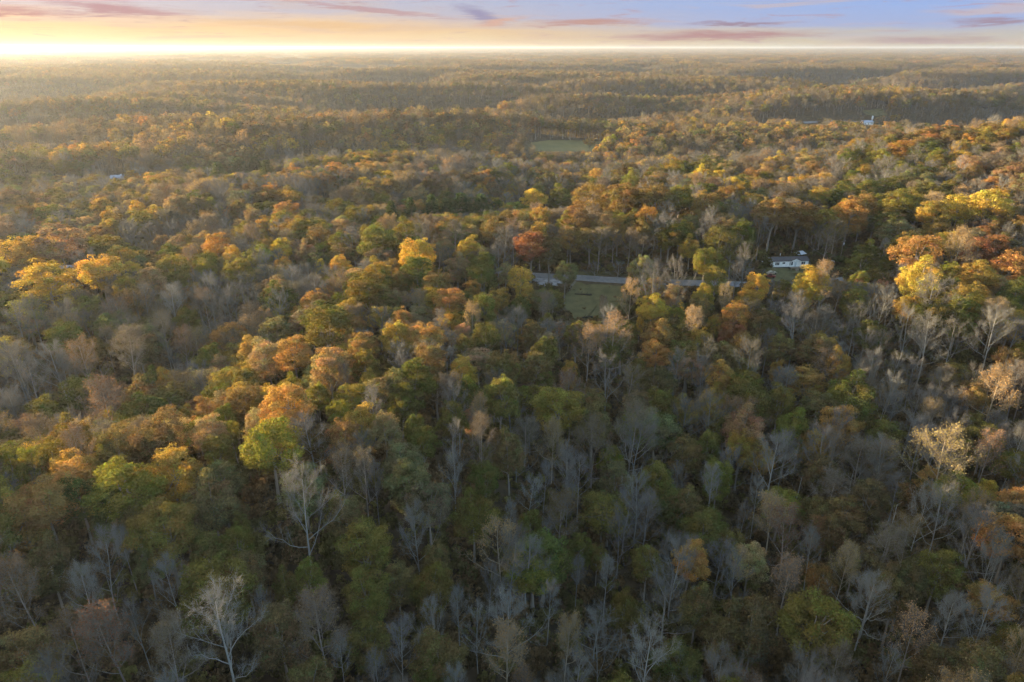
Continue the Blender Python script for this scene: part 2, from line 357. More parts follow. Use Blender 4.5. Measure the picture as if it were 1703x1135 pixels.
def leafy_tree(seed, cz=.68, rz=.29, rx=5.0, top=0.0, lobes=125, per=62, size=.36, open_=0.0, conic=False):
    """crown of many leaf clumps around limbs; returns trunk, leaves, colours"""
    rng = np.random.RandomState(seed); H = 24.0; tr = Acc()
    zz = np.linspace(0, H * (cz + rz * .4), 7); w = rng.normal(size=2) * .3
    path = np.array([(w[0] * math.sin(z * .2), w[1] * math.sin(z * .23 + .5), z) for z in zz])
    tr.add(*tube_arr(path, np.linspace(.36, .07, 7) * np.array([1.4, 1, 1, 1, 1, 1, 1]), 7))
    D = unit(rng.normal(size=(lobes * 3, 3))); D = D[D[:, 2] > -.72][:lobes]; lobes = len(D)
    ph = rng.uniform(0, 6.28, 6); azm = np.arctan2(D[:, 1], D[:, 0])
    lump = 1 + .10 * np.sin(2 * azm + ph[0] + 2 * D[:, 2]) + .09 * np.sin(3 * azm + ph[1] - 3 * D[:, 2]) + .08 * np.sin(5 * azm + ph[2] + 4 * D[:, 2])
    rr = rng.uniform(.35, 1.0, lobes) ** .4 * lump * .88
    C = D * rr[:, None] * np.array((rx, rx, H * rz))
    if conic: C[:, :2] *= (1.05 - .75 * np.clip((C[:, 2:] / (H * rz) + .6) / 1.6, 0, 1))
    C[:, 2] += H * cz + top
    for i in rng.choice(lobes, 9, replace=False):
        s = path[rng.randint(3, 6)]; mid = (s + C[i]) / 2 + np.array((0, 0, -.6))
        tr.add(*tube_arr([s, mid, C[i]], [.14, .09, .03], 5))
    LR = rng.uniform(.7, 1.6, lobes) * rx / 5 * (.8 if conic else 1)
    Ps, Ns, Cs, Sz = [], [], [], []
    for i in range(lobes):
        m = max(8, int(per * LR[i] ** 2))
        d = unit(rng.normal(size=(m, 3)) + unit(D[i]) * .55 + np.array((0, 0, .45)))
        p = C[i] + d * (LR[i] * rng.uniform(.55, 1.1, m))[:, None] * np.array((1.1, 1.1, .85))
        Ps.append(p); Ns.append(unit(d + rng.normal(size=(m, 3)) * .45))
        c = np.ones((m, 3)) * rng.uniform(.78, 1.2) * np.array((1 + rng.normal() * .10, 1 + rng.normal() * .08, 1.0))
        Cs.append(c * rng.uniform(.72, 1.28, (m, 1))); Sz.append(size * rng.uniform(.7, 1.25, m))
    P = np.vstack(Ps); Nn = np.vstack(Ns); c = np.vstack(Cs); S = np.concatenate(Sz)
    if open_ > 0:
        k = rng.uniform(size=len(P)) > open_; P, Nn, c, S = P[k], Nn[k], c[k], S[k]
    V, F = leaf_quads(P, Nn, S, rng)
    return tr.get(), (V, F), np.repeat(c, 4, 0)
def pine_tree(seed):
    rng = np.random.RandomState(seed); H = 24.0; tr = Acc()
    tr.add(*tube_arr([(0, 0, 0), (.1, 0, 8), (0, .1, 16), (0, 0, 23.5)], [.34, .26, .16, .03], 7))
    P, Nn, C = [], [], []
    z = 7.5; az = 0
    while z < 23.6:
        rel = (z - 7.5) / 16.5
        for b in range(6):
            az += 1.05 + rng.normal() * .15; ln = (4.4 * (1 - rel) ** .75 + .5) * rng.uniform(.7, 1.15)
            L = limb_path(rng, (0, 0, z + rng.uniform(-.4, .4)), az, 1.35 - .5 * rel, 1.1 - .5 * rel, ln, 4, .08)
            tr.add(*tube_arr(L, np.linspace(.06, .02, 4), 4))
            cb = rng.uniform(.75, 1.2)
            m = int(70 * ln / 3) + 20; f = rng.uniform(.25, 1, m) ** .7 * 3; k = np.minimum(f.astype(int), 2); La = np.array(L)
            p = La[k] * (1 - (f - k))[:, None] + La[k + 1] * (f - k)[:, None] + rng.normal(size=(m, 3)) * np.array((.42, .42, .22))
            P.append(p); Nn.append(unit(np.array((0, 0, 1.0)) + rng.normal(size=(m, 3)) * .6)); C.append(np.ones((m, 3)) * cb * rng.uniform(.75, 1.25, (m, 1)))
        z += 1.15
    P = np.vstack(P); V, F = leaf_quads(P, np.vstack(Nn), np.full(len(P), .42), rng)
    return tr.get(), (V, F), np.repeat(np.vstack(C), 4, 0)

PROTO = {}                                                    # kind -> list of dict(parts, joined)
def add_proto(kind, tr, br, leaves, vc):
    i = len(PROTO.setdefault(kind, []))
    d = {}
    wh = lambda n: np.ones((n, 3))
    d['trunk'] = mesh(kind + '_trunk', tr[0], tr[1], [M_TWIG], smooth=True)
    if br is not None: d['branches'] = mesh(kind + '_branches', br[0], br[1], [M_TWIG])
    if leaves is not None: d['crown'] = mesh(kind + '_crown', leaves[0], leaves[1], [M_LEAF], vc=vc)
    A = Acc(); A.add(*tr); cs = [wh(len(tr[0]))]; mi = [np.zeros(len(tr[1]))]
    if br is not None: A.add(*br); cs.append(wh(len(br[0]))); mi.append(np.zeros(len(br[1])))
    if leaves is not None: A.add(*leaves); cs.append(vc); mi.append(np.ones(len(leaves[1])))
    V, F = A.get()
    d['joined'] = mesh(kind + '_whole', V, F, [M_TWIG, M_LEAF], mi=np.concatenate(mi), vc=np.vstack(cs))
    PROTO[kind].append(d)
for s, kw in ((1, {}), (2, dict(first=.5, spread=.8)), (3, dict(first=.3, spread=1.15, fork=True)), (4, dict(first=.55, spread=.7)), (5, dict(first=.42, spread=.95, lean=.6)), (6, dict(first=.25, spread=1.2, fork=True, dense=1.2))):
    tr, br, tips = bare_tree(s, **kw); add_proto('bare', tr, br, None, None)
tr, br, tips = bare_tree(17, first=.35, spread=1.0, dead=True); add_proto('snag', tr, br, None, None)
tr, br, tips = bare_tree(23, first=.30, spread=1.1, dead=True, fork=True); add_proto('snag', tr, br, None, None)
for s, kw, keep in ((31, dict(first=.34), 1500), (32, dict(first=.45, spread=.85), 1300), (33, dict(first=.28, spread=1.1, fork=True), 1900), (34, dict(first=.36, dense=1.2), 2300)):
    tr, br, tips = bare_tree(s, **kw); rng = np.random.RandomState(s)
    p = tips[rng.choice(len(tips), min(keep, len(tips)), replace=False)]
    lv = leaf_quads(p, unit(rng.normal(size=p.shape) + np.array((0, 0, .5))), np.full(len(p), .30), rng)
    add_proto('sparse', tr, br, lv, np.repeat(rng.uniform(.7, 1.3, (len(p), 1)) * np.ones((1, 3)), 4, 0))
for s, kw in ((41, {}), (42, dict(cz=.65, rz=.33, lobes=140)), (43, dict(cz=.71, rz=.26, rx=5.2)), (44, dict(cz=.62, rz=.36, rx=4.7)), (45, dict(cz=.73, rz=.24, lobes=110)), (46, dict(cz=.60, rz=.38, rx=4.8, lobes=150)), (47, dict(cz=.69, rz=.29, open_=.4)), (48, dict(cz=.67, rz=.31, lobes=100))):
    tr, lv, vc = leafy_tree(s, **kw); add_proto('leafy', tr, None, lv, vc)
tr, lv, vc = leafy_tree(51, cz=.52, rz=.46, rx=5.0, lobes=90, conic=True); add_proto('cone', tr, None, lv, vc)
for s in (61, 62): tr, lv, vc = pine_tree(s); add_proto('pine', tr, None, lv, vc)
for s, kw in ((71, dict(cz=.70, rz=.28)), (72, dict(cz=.66, rz=.32)), (73, dict(cz=.74, rz=.24))):      # lighter ones for the distance
    tr, lv, vc = leafy_tree(s, lobes=70, per=13, size=.85, **kw); add_proto('leafy_mid', tr, None, lv, vc)
for s, kw in ((81, dict(first=.35)), (82, dict(first=.45, spread=.9))):
    tr, br, tips = bare_tree(s, dense=.45, **kw); rng = np.random.RandomState(s)
    p = tips[rng.choice(len(tips), min(420, len(tips)), replace=False)] + rng.normal(size=(min(420, len(tips)), 3)) * .3
    lv = leaf_quads(p, unit(rng.normal(size=p.shape) + np.array((0, 0, .4))), np.full(len(p), .62), rng)
    add_proto('bare_mid', tr, br, lv, np.repeat(rng.uniform(.7, 1.3, (len(p), 1)) * np.ones((1, 3)), 4, 0))

# ------------------------------------------------------------------ ground sheet
def build_ground():
    rr = np.concatenate([[0.5], np.geomspace(14, 15000, 330)]); na = 480
    a = np.arange(na) * 2 * np.pi / na
    X = rr[:, None] * np.sin(a); Y = rr[:, None] * np.cos(a)
    Z = ground(X.ravel(), Y.ravel())
    V = np.stack([X.ravel(), Y.ravel(), Z], 1)
    i = np.arange(len(rr) - 1)[:, None] * na; j = np.arange(na)[None]; jn = (j + 1) % na
    F = np.stack([i + j, i + na + j, i + na + jn, i + jn], -1).reshape(-1, 4)
    F = np.vstack([F]); me = mesh('ground', V, F, [M_GROUND], smooth=True)
    obj('ground', me, kind='structure')
build_ground()
def strip(name, pts, width, m, lift=.12, n=60):
    P = np.array(pts, float); t = np.linspace(0, len(P) - 1, n); k = np.minimum(t.astype(int), len(P) - 2); f = (t - k)[:, None]
    Pm = np.vstack([2 * P[0] - P[1], P, 2 * P[-1] - P[-2]]); k1 = k + 1
    a, b, c, d = Pm[k1 - 1], Pm[k1], Pm[k1 + 1], Pm[k1 + 2]
    C = .5 * ((2 * b) + (c - a) * f + (2 * a - 5 * b + 4 * c - d) * f ** 2 + (3 * b - a - 3 * c + d) * f ** 3)
    T = unit(np.gradient(C, axis=0)); Nn = np.stack([-T[:, 1], T[:, 0]], 1)
    rows = []
    for s in (-.5, -.17, .17, .5):
        q = C + Nn * width * s; rows.append(np.column_stack([q, ground(q[:, 0], q[:, 1]) + lift]))
    V = np.stack(rows, 1).reshape(-1, 3); i = np.arange(n - 1)[:, None] * 4; j = np.arange(3)[None]
    F = np.stack([i + j, i + j + 1, i + 4 + j + 1, i + 4 + j], -1).reshape(-1, 4)
    obj(name, mesh(name, V, F, [m], smooth=True), kind='structure'); return C
def patch(name, poly, m, lift=.08, step=3.0, wob=3.5, seed=0):
    P = np.array(poly, float); rng = np.random.RandomState(seed)
    c = P.mean(0); n = 72; per = np.vstack([P, P[:1]]); seg = np.linalg.norm(np.diff(per, axis=0), axis=1); cum = np.concatenate([[0], np.cumsum(seg)])
    s = np.linspace(0, cum[-1], n, endpoint=False); B = np.stack([np.interp(s, cum, per[:, q]) for q in (0, 1)], 1)
    nz = rng.normal(size=B.shape); nz = sum(np.roll(nz, q, 0) for q in range(-4, 5)) / 3; B += nz * wob * .4
    K = 10; V = [np.array([[*c, 0]])]
    for k in range(1, K + 1): q = c + (B - c) * k / K; V.append(np.column_stack([q, np.zeros(n)]))
    V = np.vstack(V); V[:, 2] = ground(V[:, 0], V[:, 1]) + lift
    F = [(0, 1 + j, 1 + (j + 1) % n) for j in range(n)]
    for k in range(K - 1):
        o = 1 + k * n; F += [(o + j, o + n + j, o + n + (j + 1) % n, o + (j + 1) % n) for j in range(n)]
    obj(name, mesh(name, V, F, [m], smooth=True), kind='structure')
def G(px, py): return hit(px, py)[:2]
def Gs(*pp): return [G(*p) for p in pp]
ROADPX = [(700, 445), (800, 452), (880, 458), (950, 462), (1010, 466), (1060, 468.5), (1120, 470.5), (1180, 472), (1250, 474), (1310, 474), (1370, 470), (1420, 463), (1500, 452), (1600, 445)]
ROAD = strip('road', Gs(*ROADPX), 4.8, M_ROAD, .16, 160)
LOT = Gs((888, 460), (930, 462), (948, 468), (930, 478), (905, 480), (890, 472)); patch('gravel_lot', LOT, M_GRAVEL, .11, seed=2)
CLEAR = Gs((948, 470), (1045, 473), (1050, 492), (1032, 512), (1012, 534), (950, 536), (938, 505)); patch('meadow', CLEAR, M_GRASS, .06, seed=3)
FOOT = strip('footpath', Gs((957, 468), (951, 476), (944, 486)), 1.2, noise_mat('worn_earth', (.085, .075, .055), (.14, .125, .095), 1.0), .14, 12)
LAWN = Gs((1268, 452), (1290, 440), (1350, 438), (1352, 455), (1330, 470), (1290, 472), (1270, 464)); patch('house_lawn', LAWN, M_GRASS, .06, seed=4)
SCRUB = Gs((1385, 436), (1440, 428), (1490, 436), (1470, 452), (1420, 458), (1390, 455)); patch('rough_pasture', SCRUB, M_GRASS, .05, seed=5)
VERGE = Gs((950, 452), (1060, 458), (1180, 463), (1180, 469), (1060, 465.5), (955, 459)); patch('roadside_verge', VERGE, M_GRASS, .05, seed=9)
FIELD = Gs((868, 240), (910, 234.5), (960, 234), (1005, 237), (1003, 246), (985, 255), (900, 255), (878, 248)); patch('hay_field', FIELD, M_HAY, .3, wob=4, seed=6)
FARF = Gs((1435, 183), (1462, 181), (1475, 188), (1470, 195), (1440, 193)); patch('far_pasture', FARF, M_GRASS, .4, wob=6, seed=7)
FROAD = strip('far_road', Gs((1240, 222), (1264, 211), (1300, 207), (1340, 204.5), (1380, 203), (1410, 203.5), (1445, 206)), 3.6, M_ROAD, .4, 40)
FDRIVE = strip('far_driveway', Gs((1264, 212), (1262, 222), (1259, 234)), 4.5, M_GRAVEL, .45, 16)
FYARD = Gs((1425, 205), (1440, 201), (1462, 201), (1470, 206), (1450, 210), (1430, 210)); patch('farm_yard', FYARD, M_GRASS, .35, wob=4, seed=8)
def inpoly(x, y, poly):
    P = np.array(poly); ins = np.zeros(x.shape, bool); j = len(P) - 1
    for i in range(len(P)):
        c = ((P[i, 1] > y) != (P[j, 1] > y)) & (x < (P[j, 0] - P[i, 0]) * (y - P[i, 1]) / (P[j, 1] - P[i, 1] + 1e-12) + P[i, 0])
        ins ^= c; j = i
    return ins
def near_line(x, y, C, d):
    r = np.zeros(x.shape, bool)
    for i in range(0, len(x), 4000):
        s = slice(i, i + 4000); r[s] = (np.hypot(x[s, None] - C[None, :, 0], y[s, None] - C[None, :, 1]).min(1) < d)
    return r
def clear_of(x, y):
    bad = near_line(x, y, ROAD, 4.2) | near_line(x, y, FROAD, 9) | near_line(x, y, FDRIVE, 8) | near_line(x, y, FOOT, 3)
    for p in (LOT, CLEAR, LAWN, SCRUB, VERGE, FIELD, FARF, FYARD): bad |= inpoly(x, y, p)
    return ~bad
# ------------------------------------------------------------------ buildings and other things
def gable_roof(L, d, z, rise, over, th=.18):
    m = MB(); a = d / 2 + over
    for s in (-1, 1):
        m.prism([(s * a, z - over * rise / (d / 2)), (0, z + rise), (0, z + rise + th), (s * a, z - over * rise / (d / 2) + th)], -L / 2 - over, L / 2 + over, 'x')
    return m
def window(parent, x0, x1, z0, z1, y, panes=2):
    MB().box(x0, x1, y - .05, y + .02, z0, z1).build('window', M_GLASS, parent); w = bpy.data.objects[[o.name for o in parent.children][-1]]
    fr = MB(); t = .10
    for a, b, c, e in ((x0 - t, x1 + t, z0 - t, z0), (x0 - t, x1 + t, z1, z1 + t), (x0 - t, x0, z0, z1), (x1, x1 + t, z0, z1)): fr.box(a, b, y - .09, y + .01, c, e)
    for k in range(1, panes):
        xm = x0 + (x1 - x0) * k / panes; fr.box(xm - .05, xm + .05, y - .085, y + .01, z0, z1)
    fr.build('window_frame', M_TRIM, parent)
def white_house():
    p = hit(1312, 447.5); g = float(p[2])
    L, d, h = 16.6, 6.0, 2.75
    t = thing('house', 'long white single-storey house with dark roof and small front gable on the lawn', 'house', (p[0] + .4, p[1] + 3.5, g + .3), R(5))
    MB().box(-L / 2, L / 2, -d / 2, d / 2, .55, .55 + h).build('wall', M_WHITE, t)
    MB().box(-L / 2 + .06, L / 2 - .06, -d / 2 + .06, d / 2 - .06, -1.2, .545).build('skirting', M_SKIRT, t)
    z = .55 + h
    rf = gable_roof(L, d, z, 1.05, .35).build('roof', M_SHINGLE, t)
    MB().cyl((-3.6, .9, z + 1.3), (-3.6, .9, z + 2.6), .12, .12, 8).build('vent_pipe', M_METAL, rf)
    ge = MB(); ge.prism([(-d / 2, z), (d / 2, z), (0, z + 1.03)], -L / 2 + .03, -L / 2 + .2, 'x'); ge.build('gable_end', M_WHITE, t)
    ge = MB(); ge.prism([(-d / 2, z), (d / 2, z), (0, z + 1.03)], L / 2 - .2, L / 2 - .03, 'x'); ge.build('gable_end', M_WHITE, t)
    # front gable over the entrance
    gx = 2.1; gw = 2.5; y0 = -d / 2 - .55
    fg = MB(); fg.prism([(gx - gw, z - .02), (gx + gw, z - .02), (gx, z + .9)], y0 + .12, -.6, 'y'); fg.build('front_gable', M_WHITE, t)
    fr = MB()
    for s in (-1, 1): fr.prism([(gx + s * (gw + .35), z - .16), (gx, z + .94), (gx, z + 1.06), (gx + s * (gw + .35), z + .02)], y0, -.5, 'y')
    fr.build('gable_roof', M_SHINGLE, t)
    for x in (gx - gw + .15, gx + gw - .15): MB().box(x - .09, x + .09, y0 + .15, y0 + .33, .5, z - .03).build('porch_post', M_TRIM, t)
    y = -d / 2
    window(t, -7.3, -5.4, 1.45, 2.75, y, 3); window(t, -3.9, -2.7, 1.95, 2.75, y, 2); window(t, -.55, .95, 1.25, 2.75, y, 2); window(t, 5.0, 6.7, 1.5, 2.8, y, 2)
    dr = MB().box(1.75, 2.7, y - .07, y + .02, .6, 2.68).build('door', noise_mat('pale_door', (.45, .5, .56), (.55, .6, .66), 2), t)
    MB().box(2.5, 2.58, y - .12, y - .07, 1.6, 1.72).build('handle', M_METAL, dr)
    dk = MB(); dk.box(-.4, 4.4, y - 1.9, y - .01, .30, .46)
    for x in (-.3, 1.9, 4.2): dk.box(x, x + .14, y - 1.85, y - 1.7, -.8, .30)
    dk.build('porch_deck', M_WOOD, t)
    for k in range(3): MB().box(1.4, 3.0, y - 2.2 - .3 * k, y - 1.92 - .3 * k, -.6, .18 - .17 * k).build('step', M_WOOD, t)
white_house()
def shelter():
    p = hit(1328, 431.5); t = thing('carport', 'small open shelter with white metal roof behind the long white house', 'carport', (p[0], p[1] + 1.5, p[2]), R(28))
    for x in (-2.2, 2.2):
        for y in (-2.0, 2.0): MB().box(x - .08, x + .08, y - .08, y + .08, -.3, 2.6).build('post', M_WOOD, t)
    gable_roof(5.0, 4.4, 2.6, .75, .3, .08).build('roof', M_METAL, t)
shelter()
def pole(px, py, H, label, arm=True, r=.16):
    p = hit(px, py); t = thing('utility_pole', label, 'pole', (p[0], p[1], p[2] - .2), .3)
    MB().cyl((0, 0, 0), (0, 0, H), r, r * .7, 10).build('shaft', M_WOOD, t, smooth=False)
    if arm:
        MB().box(-1.1, 1.1, -.06, .06, H - .9, H - .76).build('crossarm', M_WOOD, t)
        for x in (-1.0, 0.0, 1.0): MB().cyl((x, 0, H - .76), (x, 0, H - .5), .05, .03, 6).build('insulator', M_TRIM, t)
        MB().cyl((.32, -.1, H - 2.4), (.32, -.1, H - 1.5), .22, .22, 10).build('transformer', M_METAL, t)
    else:
        MB().cyl((0, 0, H - .15), (0, -.9, H), .03, .03, 6).build('lamp_arm', M_METAL, t)
        MB().cyl((0, -.9, H - .15), (0, -.9, H + .1), .16, .08, 8).build('lamp_head', M_METAL, t)
pole(1396, 438, 11.5, 'tall grey wooden utility pole standing beyond the green bushes beside the pasture')
pole(1264, 450, 4.6, 'short lamp pole standing left of the long white house', False, .10)
def cottage(px, py, L, d, h, rise, rz, roofm, label, cat='house', name='house', dy=0):
    p = hit(px, py); t = thing(name, label, cat, (p[0], p[1] + dy, g1(p[0], p[1] + dy)), rz)
    MB().box(-L / 2, L / 2, -d / 2, d / 2, -1.5, h).build('wall', M_WHITE, t)
    for s in (-1, 1): MB().prism([(-d / 2, h), (d / 2, h), (0, h + rise - .03)], s * (L / 2 - .1) - .08, s * (L / 2 - .1) + .08, 'x').build('gable_end', M_WHITE, t)
    rf = gable_roof(L, d, h, rise, .4).build('roof', roofm, t)
    MB().box(L * .2, L * .2 + .6, -.3, .3, h + rise * .6, h + rise + .8).build('chimney', M_SKIRT, rf)
    for k in range(3):
        x = -L / 2 + L * (k + .5) / 3
        if k == 1: MB().box(x - .5, x + .5, -d / 2 - .06, -d / 2 + .02, .1, 2.1).build('door', M_WOOD, t)
        else: window(t, x - .6, x + .6, 1.0, 2.1, -d / 2)
    return t
cottage(119, 456, 9, 7, 2.7, 1.6, R(-8), M_BLUEROOF, 'pale cottage with slate-blue roof between the two round golden trees')
cottage(123, 484, 8, 6, 2.4, 1.3, R(20), M_BLUEROOF, 'lower slate-blue roofed outbuilding downhill of the pale cottage', 'outbuilding', 'outbuilding')
for px, py, L, rz, lab in ((161, 300, 12, 10, 'leftmost pale-roofed house among the distant green trees'), (180, 303, 11, -12, 'second pale-roofed house from the left among distant green trees'), (200, 301, 12, 6, 'third pale-roofed house from the left among distant green trees'), (214, 299, 10, 18, 'rightmost pale-roofed house among the distant green trees')):
    cottage(px, py, L, 7.5, 2.8, 1.7, R(rz), M_BLUEROOF, lab)
cottage(1441, 207, 15, 8, 3.0, 2.0, R(8), M_BLUEROOF, 'distant white farmhouse with blue-grey roof beside the far road')
cottage(1405, 212, 9, 6, 2.4, 1.4, R(-15), M_SHINGLE, 'small dark-roofed farm shed left of the distant white farmhouse', 'shed', 'farm_shed')
def silo():
    p = hit(1453, 205); t = thing('silo', 'short pale silo standing behind the distant white farmhouse', 'silo', (p[0], p[1] + 6, g1(p[0], p[1] + 6)))
    MB().cyl((0, 0, -1), (0, 0, 3.4), 1.1, 1.1, 20).build('drum', M_METAL, t, smooth=False)
    MB().cyl((0, 0, 3.4), (0, 0, 4.0), 1.2, .2, 20).build('dome', M_METAL, t)
silo()
def far_at(px, dist):
    d = ray(px, 100); s = dist / math.hypot(d[0], d[1]); return d[0] * s, d[1] * s
def mast():
    x, y = far_at(1396, 2300); g = g1(x, y); H = 53 - g; t = thing('radio_mast', 'thin grey lattice radio mast rising above the far ridges', 'mast', (x, y, g))
    leg = []
    for k in range(3):
        a = k * 2.094; MB().cyl((1.5 * math.cos(a), 1.5 * math.sin(a), 0), (.5 * math.cos(a), .5 * math.sin(a), H), .14, .10, 6).build('leg', M_METAL, t)
    br = MB(); n = 18
    P = lambda k, i: ((1.5 - i / n) * math.cos(k * 2.094), (1.5 - i / n) * math.sin(k * 2.094), H * i / n)
    for i in range(n):
        for k in range(3): br.cyl(P(k, i), P((k + 1) % 3, i + 1), .05, .05, 4); br.cyl(P(k, i), P((k + 1) % 3, i), .05, .05, 4)
    br.build('lattice', M_METAL, t); MB().cyl((0, 0, H - .2), (0, 0, H + 5), .07, .04, 6).build('antenna', M_METAL, t)
mast()
def water_tower():
    x, y = far_at(1404, 2600); g = g1(x, y); H = 42 - g; t = thing('water_tower', 'tiny white elevated water tower far off near the radio mast', 'water tower', (x, y, g))
    for k in range(6):
        a = k * 1.0472; MB().cyl((3.4 * math.cos(a), 3.4 * math.sin(a), -1), (2.7 * math.cos(a), 2.7 * math.sin(a), H - 6), .2, .18, 8).build('leg', M_TRIM, t)
    MB().cyl((0, 0, -1), (0, 0, H - 6), .8, .8, 10).build('riser', M_TRIM, t)
    V, F = tube_arr([(0, 0, H - 8.2), (0, 0, H - 7.4), (0, 0, H - 5.5), (0, 0, H - 2.5), (0, 0, H - .8), (0, 0, H)], [.4, 1.3, 1.9, 1.9, 1.3, .2], 20)
    obj('tank', mesh('tank', V, F, [M_METAL], smooth=True), t)
water_tower()
def car(px, py, rz, paintm, label, pickup):
    p = hit(px, py); t = thing('pickup_truck' if pickup else 'car', label, 'truck' if pickup else 'car', (p[0], p[1], p[2] + .1), rz)
    prof = [(-2.3, .35), (2.3, .35), (2.35, .75), (2.2, .95), (1.1, 1.05), (-2.3, 1.05)] if pickup else [(-2.2, .32), (2.2, .32), (2.25, .7), (2.1, .88), (1.1, .98), (-2.1, 1.0), (-2.25, .8)]
    MB().prism(prof, -.88, .88, 'y').build('body', paintm, t)
    cab = [(.95, 1.05), (.45, 1.68), (-.75, 1.70), (-.95, 1.05)] if pickup else [(1.0, .98), (.35, 1.45), (-1.2, 1.46), (-1.9, 1.0)]
    c = MB().prism([(q[0], q[1] + .003) for q in cab], -.78, .78, 'y').build('cabin', paintm, t)
    z1, z0 = cab[1][1] - .08, cab[0][1] + .1
    for s in (-1, 1): MB().prism([(cab[0][0] - .3, z0), (cab[1][0] - .06, z1), (cab[2][0] + .1, z1), (cab[3][0] + .2, z0)], s * .785 - .008, s * .785 + .008, 'y').build('window', M_GLASS, c)
    for x in (-1.4, 1.4):
        for s in (-1, 1): MB().cyl((x, s * .72, .36), (x, s * .93, .36), .36, .36, 14).build('wheel', M_RUBBER, t)
    for s in (-1, 1): MB().box(2.2, 2.3, s * .62 - .15, s * .62 + .15, .62, .8).build('headlight', M_TRIM, t)
car(1283, 456.5, R(20), M_CARTAN, 'tan car parked on the lawn below the white house', False)
car(1280, 462, R(160), M_CARRED, 'maroon pickup truck parked beside the tan car', True)
def tank():
    p = hit(1383, 439); t = thing('propane_tank', 'small white propane tank on the grass right of the white house', 'tank', (p[0], p[1], p[2]), R(25))
    V, F = tube_arr([(-1.5, 0, 1.0), (-1.42, 0, 1.0), (-1.1, 0, 1.0), (1.1, 0, 1.0), (1.42, 0, 1.0), (1.5, 0, 1.0)], [.02, .34, .55, .55, .34, .02], 16)
    obj('shell', mesh('shell', V, F, [M_TRIM], smooth=True), t)
    for x in (-.8, .8): MB().box(x - .1, x + .1, -.35, .35, -.2, .55).build('leg', M_SKIRT, t)
    MB().cyl((0, 0, 1.5), (0, 0, 1.75), .18, .18, 10).build('valve_cap', M_TRIM, t)
tank()
def log(px0, py0, px1, py1, r, label):
    a, b = hit(px0, py0), hit(px1, py1); c = (a + b) / 2; t = thing('fallen_log', label, 'log', tuple(c))
    rng = np.random.RandomState(int(px0)); n = 7; P = [(a - c) * (1 - i / (n - 1)) + (b - c) * i / (n - 1) + np.array((0, rng.normal() * .12, r * .8)) for i in range(n)]
    V, F = tube_arr(P, np.linspace(r, r * .45, n), 9); obj('trunk', mesh('log_trunk', V, F, [M_DARK], smooth=True), t)
    for i in (2, 4):
        q = np.array(P[i]); V, F = tube_arr([q, q + np.array((.5, .3, .7)), q + np.array((.9, .4, 1.2))], [.12, .09, .05], 6); obj('branch_stub', mesh('stub', V, F, [M_DARK]), t)
log(984, 491.5, 956, 490.5, .42, 'dark fallen log lying across the meadow just below the road')
log(985, 528.5, 964, 530.5, .45, 'dark fallen log at the lower edge of the meadow')

# ------------------------------------------------------------------ trees
TINT = dict(lime=((.158, .158, .036), 'lime-green'), olive=((.130, .120, .034), 'olive'), green=((.085, .098, .028), 'dark green'), sage=((.135, .135, .066), 'grey-green'),
            gold=((.37, .27, .055), 'golden'), yellow=((.60, .42, .06), 'bright yellow'), amber=((.27, .195, .05), 'amber'), tan=((.27, .20, .11), 'tan'),
            orange=((.31, .185, .065), 'orange'), rust=((.205, .135, .055), 'rust'), red=((.235, .115, .065), 'red'), pink=((.30, .20, .11), 'salmon'), brown=((.14, .110, .050), 'brown'), umber=((.10, .082, .038), 'dark brown'), mauve=((.125, .108, .076), 'mauve-brown'),
            pine=((.05, .08, .03), 'deep green'))
BARK = dict(pale=((.165, .16, .148), 'pale'), grey=((.115, .108, .096), 'grey'), lav=((.125, .118, .113), 'lavender-grey'), twig=((.115, .098, .08), 'brownish'), straw=((.18, .155, .115), 'straw-coloured'))
KIND = dict(lime='G', olive='G', green='G', sage='G', gold='O', yellow='O', amber='O', tan='O', orange='R', rust='R', red='R', pink='R', brown='R', umber='R', mauve='R', pine='P')
NAME = dict(G='green_tree', O='golden_tree', R='rust_tree', B='bare_tree', S='sparse_tree', P='pine_tree')
CAT = dict(G='green tree', O='golden tree', R='rust tree', B='bare tree', S='sparse tree', P='pine')
GROUP = dict(G='green-leaved trees in the forest', O='golden-leaved trees in the forest', R='rust and brown leaved trees in the forest', B='bare trees in the forest', S='half-bare trees in the forest', P='pines in the forest')
